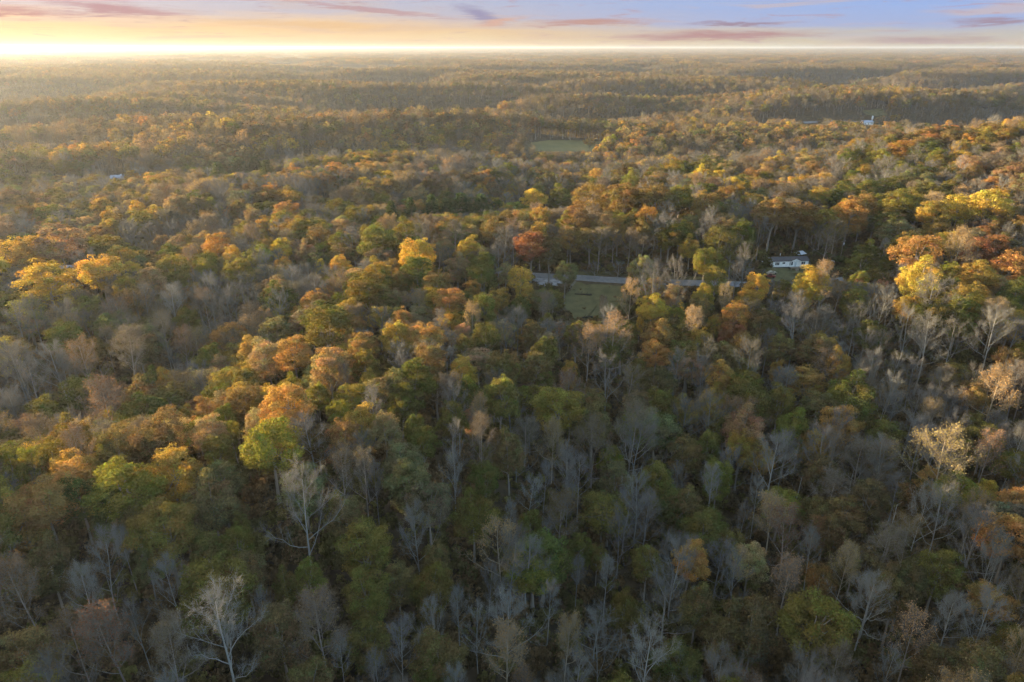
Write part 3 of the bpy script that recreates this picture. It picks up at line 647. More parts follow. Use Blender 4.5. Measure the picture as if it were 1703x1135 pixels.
HERO = '''
90 376 72 pink;45 384 62 amber;8 392 54 gold;70 427 80 gold;160 420 62 gold;217 433 32 gold;243 438 52 tan;285 417 52 olive;287 433 26 amber;337 428 34 lime;395 427 50 olive;360 385 46 orange;338 383 34 pink;265 385 26 pink
130 560 60 S twig;25 505 46 B grey;48 490 44 B grey;100 500 46 B grey;200 540 70 S mauve;265 518 46 B grey;150 556 40 olive;305 505 42 olive;350 490 40 B grey;375 480 40 B grey;420 470 40 B grey;345 570 46 olive;325 590 28 lime;365 584 42 tan;405 604 56 olive;245 610 42 green;225 626 62 brown;125 620 56 green;165 645 70 S twig;62 657 52 olive;230 655 62 green;175 675 36 amber;260 664 66 brown;340 654 46 rust;317 662 22 red;310 672 36 olive;373 667 36 green;425 655 32 olive;20 570 60 B grey
465 393 36 gold;505 397 36 tan;470 421 32 orange;530 426 20 gold;562 421 36 gold;625 370 62 olive;690 393 66 gold;692 418 64 green;735 390 32 tan;760 418 42 tan;800 430 52 green;840 430 32 tan;610 447 78 olive;670 446 42 olive;725 445 52 rust;690 466 22 orange;635 470 56 brown;645 487 36 green;785 459 34 orange;745 473 60 orange;805 482 42 lime;670 508 44 rust;785 500 42 S straw;815 512 26 olive;540 510 82 olive;455 522 62 sage;590 520 46 rust;660 531 58 amber;708 532 60 orange;605 545 52 rust;570 545 40 orange;806 532 48 green;772 550 42 olive;770 534 30 pink;487 559 68 orange;530 548 32 B lav;500 548 32 olive;605 575 52 olive;685 598 76 green;640 611 72 sage;608 612 40 amber;770 586 52 gold;835 577 62 brown;852 590 32 lime;485 616 36 lime;475 636 78 orange;525 633 40 olive;570 604 34 S mauve;560 660 46 lime;595 669 62 amber;665 634 58 olive;615 636 56 B lav;795 647 46 S straw;750 665 52 olive;785 668 28 tan;455 682 56 orange;690 685 42 green;760 632 58 B lav
884 381 60 red;913 391 48 brown;866 437 46 gold;872 467 36 amber;868 487 36 green;940 432 40 sage;990 434 24 B lav;1030 433 30 B lav;1070 421 46 sage;1090 432 62 B lav;1127 427 46 B lav;1192 440 40 lime;1225 434 32 B lav;1050 462 42 S straw;1085 487 52 gold;1125 466 42 tan;1132 496 20 yellow;1175 468 36 gold;1210 470 36 S straw;1245 473 38 amber;1262 451 42 gold;1155 508 50 S straw;1065 521 15 gold;1010 505 44 B pale;1005 489 24 S mauve;1020 521 62 S pink;980 541 54 S pink;1095 529 58 rust;1192 519 24 amber;1225 528 46 red;1246 546 50 rust;1270 512 52 umber;1250 560 66 B grey
905 555 48 olive;895 576 62 brown;912 517 26 olive;1018 565 38 green;1065 589 30 olive;910 614 36 olive;945 594 32 amber;950 614 60 S twig;930 641 88 lime;985 640 50 brown;1055 648 52 mauve;1095 606 62 umber;990 668 72 brown;1055 676 78 S mauve;1130 580 42 B pale;1170 590 44 B lav;1010 590 56 B lav
1350 441 56 gold;1340 460 36 yellow;1377 434 50 S straw;1432 446 30 olive;1432 457 20 pink;1472 460 20 pink;1535 384 68 orange;1582 381 42 gold;1602 377 52 S straw;1638 388 48 red;1660 385 40 rust;1540 427 62 gold;1585 431 42 lime;1562 419 18 orange;1635 432 52 amber;1690 414 54 orange;1515 488 42 amber;1555 490 56 green;1605 487 56 olive;1698 460 44 green;1472 392 26 B pale;1555 521 62 B pale;1560 458 60 B lav;1665 510 60 B pale;1515 512 36 B pale;1478 480 42 B pale;1425 619 78 olive;1625 629 46 rust;1670 611 62 S straw;1692 575 44 rust;1320 677 58 lime;1295 597 26 amber;1330 500 60 B lav
12 752 42 lime;43 741 40 lime;105 739 60 orange;75 757 26 orange;112 762 66 orange;157 739 36 amber;198 765 98 lime;60 794 76 orange;22 812 62 orange;120 790 62 green;168 803 60 green;275 734 82 amber;355 717 52 olive;342 690 58 pink;383 694 32 olive;440 697 104 lime;262 828 98 olive;215 818 60 brown;340 790 80 brown;395 824 36 umber;335 876 62 olive;385 870 52 olive;395 847 32 olive;70 711 56 olive;112 700 52 S twig;20 714 42 brown;180 686 62 brown;250 700 70 umber
155 884 62 B pale;196 868 42 B pale;126 940 62 B pale;275 928 66 B pale;235 905 42 sage;345 934 112 olive;345 985 132 B pale;426 974 42 B pale;65 894 72 umber;20 926 72 S twig;165 992 98 S twig;215 990 46 B pale;262 1030 80 S mauve;105 1020 70 S twig;400 914 62 brown
490 778 102 B pale;566 690 60 rust;560 735 60 S mauve;602 745 52 S mauve;680 758 82 sage;620 765 36 B lav;712 800 80 mauve;690 840 62 B pale;555 815 42 olive;575 820 62 brown;605 858 92 olive;785 818 74 olive;845 828 42 B pale;806 764 52 green;755 744 52 B pale;797 688 62 S mauve;755 698 36 B lav;636 682 62 tan;700 705 52 olive;470 940 38 olive;515 930 52 olive;605 949 76 olive;660 929 62 brown;715 934 72 olive;720 900 52 brown;520 984 110 S mauve;560 1045 42 B pale;655 1024 72 B lav;722 990 46 B pale;760 974 46 B pale;792 1000 42 B pale;810 930 42 B lav;730 1054 84 brown;722 1082 62 olive;840 1040 82 S straw;505 1106 80 brown;620 1080 62 B lav;752 1100 62 B pale
920 698 52 S straw;1020 735 46 lime;990 690 72 S mauve;1065 688 74 B pale;1062 780 62 B pale;905 760 44 B lav;945 790 42 B lav;885 845 46 olive;1130 770 42 B lav;1190 770 56 B pale;1175 844 72 olive;1216 872 52 olive;1265 790 42 B pale;1236 835 36 B lav;1145 719 60 brown;1180 714 46 olive;965 885 42 olive;995 900 32 olive;1080 909 52 olive;1010 920 42 B pale;960 920 42 B lav;915 860 36 B lav;1130 904 78 B pale;1230 914 56 B pale;1040 984 52 olive;1165 970 60 brown;1000 1030 52 B pale;1080 1038 102 B pale;945 1020 62 S straw;960 1080 72 B pale;875 1096 42 S pink;1255 990 92 umber;1206 1020 60 brown;1256 1030 50 mauve;1032 1118 60 olive;912 958 48 B pale
1290 717 78 B pale;1375 709 62 B lav;1480 692 56 olive;1585 711 88 S straw;1660 714 52 S pink;1553 771 38 orange;1597 785 52 lime;1580 806 62 B pale;1648 797 32 gold;1695 808 48 orange;1333 784 42 D pale;1372 749 52 brown;1495 828 46 D pale;1424 764 42 D pale;1452 790 62 umber;1547 812 52 B pale;1380 849 52 brown;1360 879 46 B pale;1320 924 66 S pink;1375 934 46 rust;1415 904 52 S straw;1452 960 66 B pale;1575 914 62 olive;1660 904 46 B pale;1365 988 104 olive;1530 1014 62 S pink;1592 990 62 B pale;1656 978 62 B pale;1690 1034 42 olive;1490 1070 46 B pale;1400 1074 62 S mauve
650 334 36 P;682 328 32 P;715 324 42 P;765 321 56 P;800 322 46 P;742 330 40 P;360 270 32 P;395 262 42 P;420 260 36 P;442 266 34 P;1565 354 18 P
890 311 42 gold;932 318 46 olive;985 300 60 rust;1040 300 60 rust;1092 300 60 brown;960 336 52 rust;948 347 40 olive;1010 350 42 tan;1030 356 36 amber;1062 360 40 rust;1130 305 50 olive;1180 320 52 rust;1240 360 46 green;1290 325 60 rust;1332 330 56 rust;1420 325 52 orange;1442 315 42 rust;1400 330 36 gold;1500 312 52 olive;1560 330 50 amber;1600 318 50 gold;1650 312 60 gold;1690 345 42 rust
'''
heroes = []
for tok in HERO.replace('\n', ';').split(';'):
    q = tok.split()
    if not q: continue
    px, py, w = map(float, q[:3])
    if q[3] in 'BSD' and len(q) > 4: kind, tint = q[3], q[4]
    elif q[3] == 'P': kind, tint = 'P', 'pine'
    else: kind, tint = KIND[q[3]], q[3]
    H = 22.0
    for it in range(3):
        p = hit(px, py + 1, H); d = np.linalg.norm(p - CAM); W = w * d / FPX
        H = float(np.clip((1.2 * W + 12) if kind in 'BSD' else (1.0 * W + 10), 9 if w < 30 else 14, 30))
        if kind == 'P': H = float(np.clip(1.7 * W + 8, 14, 26))
        if 1000 > px > 960 and 430 < py < 440 or 1020 < px < 1040 and 430 < py < 440: H = 9.0
    heroes.append(dict(x=p[0], y=p[1], W=W, H=H, kind=kind, tint=tint, px=px, py=py, w=w, hero=True))
# --- species mix over the land
ZONE = [(150, 950, 18, 24, 42, 2, 14), (650, 950, 20, 12, 46, 0, 22), (1000, 800, 54, 13, 23, 1, 9), (1500, 950, 40, 18, 30, 2, 10), (1500, 650, 66, 18, 9, 2, 5), (150, 780, 5, 10, 40, 10, 35), (500, 680, 8, 15, 35, 14, 28), (650, 520, 10, 15, 35, 13, 27),
        (200, 570, 46, 28, 20, 1, 5), (150, 440, 12, 18, 30, 20, 20), (500, 400, 20, 25, 22, 13, 20), (1150, 360, 12, 14, 46, 4, 24), (1100, 520, 25, 32, 8, 13, 22), (1550, 400, 25, 22, 15, 13, 25), (200, 300, 20, 20, 22, 13, 25), (700, 280, 22, 25, 10, 10, 33),
        (1300, 260, 25, 20, 12, 17, 26), (900, 200, 30, 25, 10, 10, 25), (300, 180, 25, 25, 12, 10, 28), (1500, 180, 30, 20, 15, 14, 21), (1050, 660, 40, 22, 15, 3, 20), (900, 130, 32, 26, 12, 8, 22), (300, 130, 30, 26, 12, 8, 24), (1500, 130, 32, 24, 14, 9, 21)]
ZW = np.array([at(a, b, 20)[:2] for a, b, *_ in ZONE]); ZP = np.array([z[2:] for z in ZONE], float); ZD = np.hypot(*ZW.T)
TK = dict(B=['pale', 'grey', 'lav', 'lav', 'grey'], S=['twig', 'mauve', 'twig', 'straw', 'mauve', 'brown'], G=['olive', 'olive', 'green', 'sage', 'olive', 'lime'], O=['gold', 'amber', 'amber', 'tan', 'amber'], R=['rust', 'brown', 'brown', 'umber', 'orange', 'brown', 'mauve', 'tan'])
rf = np.random.RandomState(5)
def species(x, y):
    P = np.zeros((len(x), 5)); den = np.zeros(len(x))
    for (zx, zy), pr, d in zip(ZW, ZP, ZD):
        s = .22 * d + 12; w = np.exp(-((x - zx) ** 2 + (y - zy) ** 2) / (2 * s * s)) + 1e-12 / (1 + np.hypot(x - zx, y - zy)) ; P += w[:, None] * pr; den += w
    P /= den[:, None]
    r = np.hypot(x, y); sc_ = np.clip(r * .06, 14, 60)
    for k in range(5):                                       # drifts of one kind
        ph = rf.uniform(0, 6.28, (4,)); th = rf.uniform(0, 6.28, 4)
        f = sum(np.sin((x * math.cos(t) + y * math.sin(t)) / sc_.mean() * (1 + .4 * i) + p_) for i, (t, p_) in enumerate(zip(th, ph))) / 4
        P[:, k] *= np.exp(2.4 * f)
    P /= P.sum(1)[:, None]
    u = rf.uniform(size=len(x)); k = (u[:, None] > np.cumsum(P, 1)).sum(1).clip(0, 4)
    return np.array(list('BSGOR'))[k]
def polar_fill(r0, r1, a0, a1, step):
    n = int((r1 * 2) / step) + 2; g = np.arange(-n, n) * step
    xs = np.arange(-r1, r1, step); ys = np.arange(-60, r1, step * .9)
    X, Y = np.meshgrid(xs, ys); X = X + (np.arange(len(ys)) % 2)[:, None] * step / 2
    X = X.ravel() + rf.uniform(-.38, .38, X.size) * step; Y = Y.ravel() + rf.uniform(-.38, .38, Y.size) * step
    r = np.hypot(X, Y); a = np.degrees(np.arctan2(X, Y)); k = (r > r0) & (r < r1) & (a > a0) & (a < a1)
    return X[k], Y[k]
fx, fy = polar_fill(30, 640, -80, 50, 6.9)
k = clear_of(fx, fy); fx, fy = fx[k], fy[k]
hx = np.array([h['x'] for h in heroes]); hy = np.array([h['y'] for h in heroes]); hW = np.array([h['W'] for h in heroes])
fr0 = np.clip((np.hypot(fx, fy) - 150) / 250, 0, 1); fW = rf.uniform(7.5, 12.5, len(fx)) * (1 + .34 * fr0); fH = rf.uniform(15, 24, len(fx))
thin = rf.uniform(size=len(fx)) > .30 * fr0; fx, fy, fW, fH = fx[thin], fy[thin], fW[thin], fH[thin]
k = np.ones(len(fx), bool)
for x, y, W in zip(hx, hy, hW): k &= np.hypot(fx - x, fy - y) > .34 * (W + fW)
BUILT = [o for o in bpy.data.objects if o.parent is None and o.get('category') and o.type == 'EMPTY']
for o in BUILT:
    k &= np.hypot(fx - o.location.x, fy - o.location.y) > (12 if o['category'] == 'house' else 6)
fx, fy, fW, fH = fx[k], fy[k], fW[k], fH[k]
fz = ground(fx, fy); kinds = species(fx, fy)
fW[kinds == 'B'] *= .95; fH[kinds == 'B'] += 1.5; fW[(kinds == 'G') | (kinds == 'R')] *= 1.08
# keep the sight line to the recognisable trees and to the clearings
GUARD = [(h['px'] - .42 * h['w'], h['px'] + .42 * h['w'], h['py'] + (.5 if h['kind'] in 'BSD' else .62) * h['w'] * (1.0 if h['kind'] not in 'BSD' else 1.3), math.hypot(h['x'], h['y'])) for h in heroes if not (1060 < h['px'] < 1260 and h['py'] < 450)]
for x0, x1, yb, py in ((1279, 1345, 456, 448), (1283, 1330, 466, 466), (955, 1050, 474, 467), (890, 935, 478, 470), (1110, 1130, 474, 471), (950, 1000, 534, 530), (1000, 1030, 500, 495), (1385, 1412, 466, 464), (875, 1005, 252, 245), (1425, 1465, 208, 206), (1335, 1375, 207, 205), (110, 126, 452, 456), (114, 131, 480, 484), (197, 203, 297, 300), (1388, 1402, 438, 438), (1436, 1474, 192, 190), (1318, 1338, 431, 431)):
    q = hit((x0 + x1) / 2, py); GUARD.append((x0, x1, yb, math.hypot(q[0], q[1])))
fr_ = np.hypot(fx, fy)
for x0, x1, yb, dist in GUARD:
    pxx, _, dep = project(np.stack([fx, fy, fz + 10], 1)); hw = fW * .5 * FPX / dep; pxx = pxx + rf.normal(size=len(pxx)) * .10 * (x1 - x0)
    c = (fr_ < dist - 2) & (fr_ > dist * .35) & (pxx + hw * .8 > x0) & (pxx - hw * .8 < x1) & (dep > 1)
    if not c.any(): continue
    # highest top that stays below row yb
    tb = (PH / 2 - yb) / FPX; dy = FW[1] + UP[1] * tb; dz = FW[2] + UP[2] * tb
    zmax = CAM[2] + fy * (dz / dy)
    fH[c] = np.minimum(fH[c], (zmax - fz)[c])
k = fH > 8.5
dropx, dropy = fx[~k], fy[~k]
fx, fy, fz, fW, fH, kinds = fx[k], fy[k], fz[k], fW[k], fH[k], kinds[k]
fW = np.minimum(fW, fH * .7)
fill = []
for x, y, z, W, H, kd in zip(fx, fy, fz, fW, fH, kinds):
    px, py, dep = project((x, y, z + H))
    fill.append(dict(x=x, y=y, W=W, H=H, kind=str(kd), tint=TK[kd][rf.randint(len(TK[kd]))], px=float(px), py=float(py), w=float(W * FPX / dep) if dep > 1 else 0, hero=False))
def in_view(t): return -25 < t['px'] < PW + 25 and 40 < t['py'] < PH + 40 and t['w'] > 0 and t['y'] > 20
allt = heroes + fill
single, mass = [], []
for kd in 'GORBSP':
    grp = [t for t in allt if (t['kind'] if t['kind'] != 'D' else 'B') == kd]
    vis = sorted([t for t in grp if in_view(t)], key=lambda t: (not t['hero'], -t['w']))
    single += vis[:300]; ids = set(map(id, vis[:300])); mass += [t for t in grp if id(t) not in ids]
# --- instances
def pick(t, rng):
    kd = t['kind']
    if kd == 'D': return 'snag', rng.randint(2)
    if kd == 'B': return 'bare', rng.randint(6) if t['W'] < 9 else rng.choice([0, 2, 5, 4])
    if kd == 'S': return 'sparse', rng.randint(4)
    if kd == 'P': return 'pine', rng.randint(2)
    if t['tint'] == 'yellow' and t['w'] < 25: return 'cone', 0
    return 'leafy', rng.randint(8)
CW = dict(bare=11.5, snag=9.5, sparse=11.5, leafy=10.6, cone=8.0, pine=8.0, leafy_mid=10.6, bare_mid=11.0)
def colours(t, rng):
    j = rng.uniform(.85, 1.15) * (1 + rng.normal(size=3) * .05)
    bark = np.array(BARK[t['tint']][0]) if t['tint'] in BARK else np.array((.21, .18, .15))
    leaf = np.array(TINT[t['tint']][0]) if t['tint'] in TINT else np.array(dict(twig=(.15, .10, .055), straw=(.30, .21, .10), pale=(.15, .13, .10), grey=(.13, .11, .08), lav=(.135, .112, .095))[t['tint']])
    if t['kind'] == 'S': bark = np.array((.16, .135, .115)) if t['tint'] != 'straw' else np.array((.22, .18, .13))
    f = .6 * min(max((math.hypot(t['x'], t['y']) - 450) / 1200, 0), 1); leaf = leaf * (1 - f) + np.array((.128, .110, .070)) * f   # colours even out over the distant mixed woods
    return leaf * j, bark * rng.uniform(.85, 1.15)
# --- words for each tree
LAND = [(1312, 440, 'the white house'), (972, 495, 'the meadow'), (1000, 463, 'the road'), (935, 245, 'the hay field'), (70, 427, 'the left round golden tree'), (440, 700, 'the big lime-green tree'), (198, 768, 'the wide lime-green crown'), (880, 385, 'the red-topped roadside tree'),
        (1132, 500, 'the small yellow tree'), (487, 560, 'the domed orange tree'), (690, 395, 'the big golden tree'), (345, 985, 'the widest bare tree'), (490, 780, 'the spreading bare tree'), (930, 642, 'the large lime crown'), (1130, 905, 'the palest bare tree'), (1495, 830, 'the dead snag'), (1020, 736, 'the small lime tree'),
        (1320, 678, 'the bright olive dome'), (1535, 386, 'the orange oak'), (1555, 490, 'the dark green dome'), (1365, 990, 'the broad olive tree'), (845, 830, 'the slender bare tree'), (605, 860, 'the rounded olive tree'), (60, 795, 'the orange edge tree'), (1350, 443, 'the golden tree by the lawn'), (765, 322, 'the pines'), (1175, 845, 'the olive ravine tree'),
        (1695, 808, 'the sunlit orange edge tree'), (1425, 620, 'the wide olive ravine crown'), (243, 440, 'the tan tree'), (680, 760, 'the grey-green tree'), (520, 985, 'the big mauve tree'), (1255, 990, 'the dark brown thicket tree'), (262, 830, 'the tall olive crown'), (1290, 718, 'the fan-shaped bare tree'), (1585, 712, 'the straw-topped tree'),
        (1040, 302, 'the rust ridge'), (395, 264, 'the distant pines'), (1192, 440, 'the green roadside tree'), (155, 885, 'the pale forked tree'), (730, 1055, 'the brown round tree'), (1080, 1040, 'the low wide bare tree'), (805, 534, 'the green dome'), (200, 542, 'the mauve valley tree')]
ORD = ['', 'second', 'third', 'fourth', 'fifth', 'sixth', 'seventh', 'eighth', 'ninth', 'tenth', 'eleventh', 'twelfth', 'thirteenth', 'fourteenth', 'fifteenth', 'sixteenth']
def look(t):
    size = 'broad' if t['W'] > 12.5 else ('slim' if t['W'] < 7 else ('tall' if t['H'] > 23.5 else ('low' if t['H'] < 15 else '')))
    kd = t['kind']
    if kd == 'D': s = 'dead leafless white-limbed snag'
    elif kd == 'B': s = BARK[t['tint']][1] + ' leafless tree'
    elif kd == 'S': s = dict(twig='brownish', straw='straw-coloured', mauve='mauve', brown='brown', pink='pinkish')[t['tint']] + ' half-bare tree'
    elif kd == 'P': s = 'deep green pine'
    else: s = TINT[t['tint']][1] + ' leafy tree'
    return (size + ' ' + s).strip()
buckets = {}
for t in single:
    d = [math.hypot(t['px'] - a, (t['py'] + .3 * t['w'] - b) * 1.2) for a, b, _ in LAND]
    i = int(np.argmin(d)); dx, dy = t['px'] - LAND[i][0], t['py'] - LAND[i][1]
    ang = math.degrees(math.atan2(-dy, dx)) % 360
    rel = ['right of', 'up-right of', 'above', 'up-left of', 'left of', 'down-left of', 'below', 'down-right of'][int((ang + 22.5) // 45) % 8]
    if d[i] < 14 and t['hero']: rel = 'at'
    t['near'] = (i, rel, d[i]); buckets.setdefault((look(t), i, rel), []).append(t)
for (lk, i, rel), ts in buckets.items():
    ts.sort(key=lambda t: t['near'][2]); nm = LAND[i][2]
    for n_, t in enumerate(ts):
        if rel == 'at': t['label'] = f"{nm[4:]}, a {lk.replace(' tree', ' crown')}" if not nm.startswith(('the white', 'the meadow', 'the road', 'the hay')) else f'{lk} right beside {nm}'
        elif len(ts) == 1: t['label'] = f'{lk} {rel} {nm}'
        else: t['label'] = f'{lk} {rel} {nm}, ' + ('nearest to it' if n_ == 0 else f'{ORD[min(n_, 15)]} nearest')
rng = np.random.RandomState(77)
for t in single:
    kd = t['kind'] if t['kind'] != 'D' else 'B'
    pk, pi = pick(t, rng); pr = PROTO[pk][pi]; leaf, bark = colours(t, rng)
    o = bpy.data.objects.new(NAME[kd], None); COL.objects.link(o)
    o.location = (t['x'], t['y'], g1(t['x'], t['y']) - .25); o.rotation_euler = (rng.normal() * .025, rng.normal() * .025, rng.uniform(0, 6.28))
    s = t['W'] / CW[pk]; o.scale = (s, s, t['H'] / 24.0); o.empty_display_size = .5
    o['label'] = t['label']; o['category'] = CAT[kd]; o['group'] = GROUP[kd]
    for part in ('trunk', 'branches', 'crown'):
        if part in pr:
            c = bpy.data.objects.new(part, pr[part]); c.parent = o; COL.objects.link(c)
            c['tint'] = [float(v) for v in leaf]; c['bark'] = [float(v) * (1.45 if part == 'trunk' and kd in 'BS' else 1.0) for v in bark]
def scatter(name, protos, X, Y, Z, idx, rot, scl, tint, bark, **props):
    col = bpy.data.collections.new(name + '_shapes')
    for i, me in enumerate(protos): col.objects.link(bpy.data.objects.new(f'{name}_shape_{i:02d}', me))
    me = bpy.data.meshes.new(name); n = len(X); me.vertices.add(n); me.vertices.foreach_set('co', np.stack([X, Y, Z], 1).astype(np.float32).ravel())
    def attr(nm, ty, key, arr):
        a = me.attributes.new(nm, ty, 'POINT'); a.data.foreach_set(key, np.ascontiguousarray(arr).ravel())
    attr('idx', 'INT', 'value', np.asarray(idx, np.int32)); attr('rot', 'FLOAT_VECTOR', 'vector', np.asarray(rot, np.float32)); attr('scl', 'FLOAT_VECTOR', 'vector', np.asarray(scl, np.float32))
    attr('tint', 'FLOAT_COLOR', 'color', np.hstack([tint, np.ones((n, 1))]).astype(np.float32)); attr('bark', 'FLOAT_COLOR', 'color', np.hstack([bark, np.ones((n, 1))]).astype(np.float32))
    o = obj(name, me, kind='stuff', **props)
    ng = bpy.data.node_groups.new(name, 'GeometryNodeTree'); ng.interface.new_socket('Geometry', in_out='INPUT', socket_type='NodeSocketGeometry'); ng.interface.new_socket('Geometry', in_out='OUTPUT', socket_type='NodeSocketGeometry')
    N = ng.nodes; L = ng.links; gi = N.new('NodeGroupInput'); go = N.new('NodeGroupOutput'); ip = N.new('GeometryNodeInstanceOnPoints'); ci = N.new('GeometryNodeCollectionInfo')
    ci.inputs['Collection'].default_value = col; ci.inputs['Separate Children'].default_value = True; ci.inputs['Reset Children'].default_value = True
    def na(nm, ty):
        q = N.new('GeometryNodeInputNamedAttribute'); q.data_type = ty; q.inputs[0].default_value = nm; return q.outputs[0]
    L.new(gi.outputs[0], ip.inputs['Points']); L.new(ci.outputs[0], ip.inputs['Instance']); ip.inputs['Pick Instance'].default_value = True
    L.new(na('idx', 'INT'), ip.inputs['Instance Index']); L.new(na('rot', 'FLOAT_VECTOR'), ip.inputs['Rotation']); L.new(na('scl', 'FLOAT_VECTOR'), ip.inputs['Scale'])
    L.new(ip.outputs[0], go.inputs[0]); md = o.modifiers.new('scatter', 'NODES'); md.node_group = ng
    return o
def scatter_trees(name, trees, kinds_, label):
    order = []; base = {}
    for k_ in kinds_: base[k_] = len(order); order += [d['joined'] for d in PROTO[k_]]
    n = len(trees); idx = np.zeros(n, int); rot = np.zeros((n, 3)); scl = np.zeros((n, 3)); ti = np.zeros((n, 3)); ba = np.zeros((n, 3)); X = np.array([t['x'] for t in trees]); Y = np.array([t['y'] for t in trees])
    for i, t in enumerate(trees):
        if 'leafy_mid' in kinds_: pk = 'leafy_mid' if t['kind'] in 'GORP' else 'bare_mid'; pi = rng.randint(len(PROTO[pk]))
        else: pk, pi = pick(t, rng)
        idx[i] = base[pk] + pi; s = t['W'] / CW[pk]; scl[i] = (s, s, t['H'] / 24); rot[i] = (rng.normal() * .03, rng.normal() * .03, rng.uniform(0, 6.28)); ti[i], ba[i] = colours(t, rng)
    return scatter(name, order, X, Y, ground(X, Y) - .25, idx, rot, scl, ti, ba, label=label, category='forest')
scatter_trees('forest', mass, ['bare', 'snag', 'sparse', 'leafy', 'cone', 'pine'], 'mixed autumn forest filling the slopes between the nearer trees')
mx, my = polar_fill(640, 2600, -54, 46, 10.2); k = clear_of(mx, my); mx, my = mx[k], my[k]
mz = ground(mx, my); mk = species(mx, my); mH = rf.uniform(16, 25, len(mx)); mW = rf.uniform(9.5, 16, len(mx))
for x0, x1, yb, dist in GUARD:
    if dist < 600: continue
    pxx, _, dep = project(np.stack([mx, my, mz + 10], 1)); r_ = np.hypot(mx, my)
    pxx = pxx + rf.normal(size=len(pxx)) * .14 * (x1 - x0); c = (r_ < dist) & (r_ > dist * .55) & (pxx > x0) & (pxx < x1)
    tb = (PH / 2 - yb) / FPX; zmax = CAM[2] + my * ((FW[2] + UP[2] * tb) / (FW[1] + UP[1] * tb)); mH[c] = np.minimum(mH[c], (zmax - mz)[c])
k = mH > 7; mid = [dict(x=x, y=y, W=min(W, H * .8), H=H, kind=str(kd), tint=TK[kd][rf.randint(len(TK[kd]))], w=5) for x, y, W, H, kd in zip(mx[k], my[k], mW[k], mH[k], mk[k])]
scatter_trees('distant_forest', mid, ['leafy_mid', 'bare_mid'], 'rolling autumn forest on the ridges beyond the road')
# --- far woodland in patches of crowns
def wood_patch(seed):
    r_ = np.random.RandomState(seed); P, Nn, C, S = [], [], [], []
    pal = np.array([(1.0, .97, 1.0), (1.2, 1.0, .8), (1.1, .9, .8), (.9, .88, .95), (.85, 1.0, .75), (.9, .85, .85)])
    for i in range(-4, 4):
        for j in range(-4, 4):
            c = np.array(((i + .5) * 8.6 + r_.normal() * 1.8, (j + .5) * 8.6 + r_.normal() * 1.8, r_.uniform(11, 17))); m = 46
            d = unit(r_.normal(size=(m, 3)) + np.array((0, 0, .35))); W = r_.uniform(3.9, 5.6)
            P.append(c + d * np.array((W, W, 6.0)) * r_.uniform(.75, 1.05, (m, 1))); Nn.append(unit(d + r_.normal(size=(m, 3)) * .3)); C.append(np.ones((m, 3)) * pal[r_.randint(6)] * r_.uniform(.75, 1.25, (m, 1))); S.append(np.full(m, 2.2))
    V, F = leaf_quads(np.vstack(P), np.vstack(Nn), np.concatenate(S), r_)
    return mesh('wood_patch', V, F, [M_LEAF], vc=np.repeat(np.vstack(C), 4, 0))
wx, wy = polar_fill(2570, 14500, -46, 44, 66.0); n = len(wx)
wk = species(wx, wy); wt = np.array([TINT[dict(B='mauve', S='brown', G='olive', O='amber', R='rust')[k_]][0] for k_ in wk]) * .5 + np.array((.125, .105, .065)) * .5
scatter('far_woodland', [wood_patch(s) for s in range(91, 96)], wx, wy, ground(wx, wy) - 1.5, rf.randint(0, 5, n), np.stack([np.zeros(n), np.zeros(n), rf.randint(0, 4, n) * np.pi / 2 + rf.normal(size=n) * .2], 1), np.stack([np.ones(n), np.ones(n), rf.uniform(.85, 1.2, n)], 1), wt, wt,
        label='hazy brown woodland fading to the horizon', category='woodland')
# --- undergrowth
def bush(seed):
    r_ = np.random.RandomState(seed); P, Nn, C = [], [], []
    for i in range(14):
        c = np.array((r_.normal() * .9, r_.normal() * .9, r_.uniform(.4, 1.7))); m = 45; d = unit(r_.normal(size=(m, 3)) + np.array((0, 0, .4)))
        P.append(c + d * r_.uniform(.35, .8) * r_.uniform(.6, 1.1, (m, 1))); Nn.append(unit(d + r_.normal(size=(m, 3)) * .5)); C.append(np.ones((m, 3)) * r_.uniform(.7, 1.3) * r_.uniform(.8, 1.2, (m, 1)))
    V, F = leaf_quads(np.vstack(P), np.vstack(Nn), np.full(14 * 45, .36), r_); return mesh('bush', V, F, [M_LEAF], vc=np.repeat(np.vstack(C), 4, 0))
ux, uy = polar_fill(35, 430, -48, 46, 3.9); k = clear_of(ux, uy); k2 = ~k & (rf.uniform(size=len(ux)) < .22) & ~near_line(ux, uy, ROAD, 4.5); openland = k2[k | k2]; ux, uy = ux[k | k2], uy[k | k2]; n = len(ux)
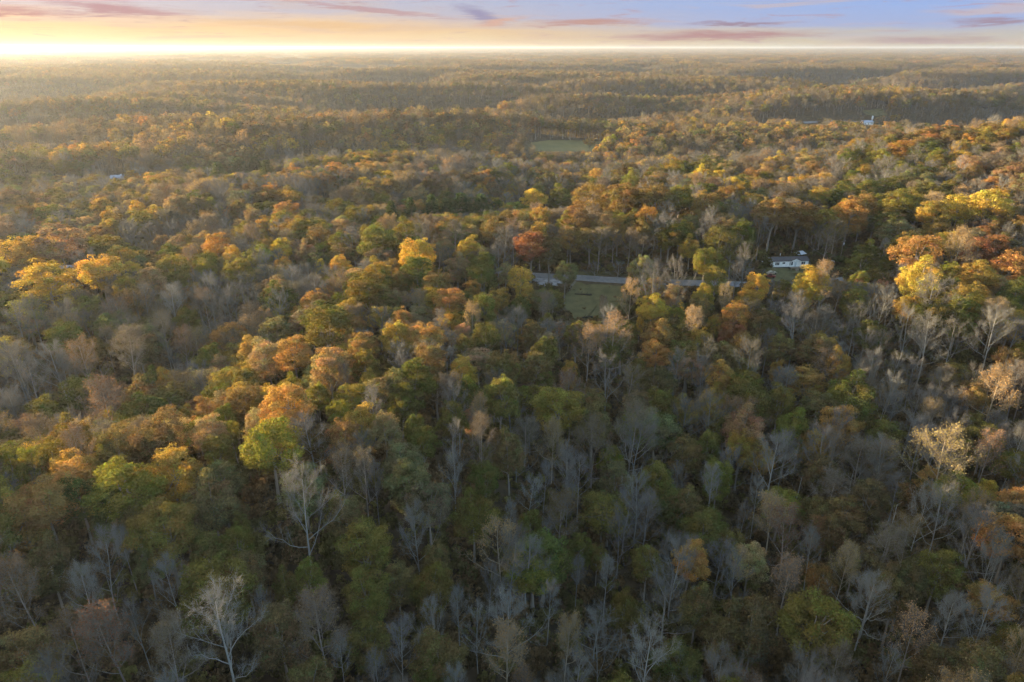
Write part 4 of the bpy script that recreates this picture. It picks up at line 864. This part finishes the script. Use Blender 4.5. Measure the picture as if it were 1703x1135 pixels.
up = np.array([(.13, .12, .04), (.13, .09, .045), (.105, .10, .04), (.15, .105, .055), (.10, .08, .045)])[rf.randint(0, 5, n)]
us = np.where(openland, rf.uniform(.15, .4, n), rf.uniform(.7, 1.9, n))
BUSH = [bush(s) for s in (101, 102, 103)]
scatter('undergrowth', BUSH, ux, uy, ground(ux, uy) - .2, rf.randint(0, 3, n), np.stack([np.zeros(n), np.zeros(n), rf.uniform(0, 6.28, n)], 1), np.stack([us, us, us * rf.uniform(.7, 1.5, n)], 1), up, up, label='low brushy undergrowth on the forest floor', category='undergrowth')
# --- single bushes around the pasture
for i, (px, py, w, lab) in enumerate(((1397, 440, 26, 'dark green bush at the foot of the tall utility pole'), (1424, 443, 30, 'wide dark green bush in the middle of the pasture edge'), (1440, 447, 26, 'low green bush nearest the road at the pasture edge'), (1466, 437, 20, 'small round dark bush at the far end of the pasture'), (1372, 434, 22, 'dark green bush behind the golden tree by the lawn'), (1240, 441, 20, 'low dark bush left of the short lamp pole'))):
    p = hit(px, py); W = w * np.linalg.norm(p - CAM) / FPX; pr = PROTO['leafy'][i % 6]
    t = thing('shrub', lab, 'shrub', (p[0], p[1], p[2] - 1.2), i * 1.3, 'shrubs beside the pasture'); t.scale = (W / 10.6, W / 10.6, 5.2 / 24)
    for nm, key in (('stem', 'trunk'), ('foliage', 'crown')):
        c = obj(nm, pr[key], t); c['tint'] = [.075, .092, .028]; c['bark'] = [.2, .17, .14]

# ------------------------------------------------------------------ haze
def haze():
    m = bpy.data.materials.new('haze_air'); m.use_nodes = True; nt = m.node_tree; nt.nodes.clear()
    out = nt.nodes.new('ShaderNodeOutputMaterial'); v = nt.nodes.new('ShaderNodeVolumePrincipled')
    v.inputs['Color'].default_value = (.54, .59, .68, 1); v.inputs['Density'].default_value = HAZE_DENSITY; v.inputs['Anisotropy'].default_value = HAZE_G
    nt.links.new(v.outputs[0], out.inputs['Volume'])
    b = MB().box(-15600, 15600, -15600, 15600, -160, 120); o = b.build('haze', m); o['kind'] = 'stuff'; o['label'] = 'thin golden evening haze over the whole valley'; o['category'] = 'haze'
haze()
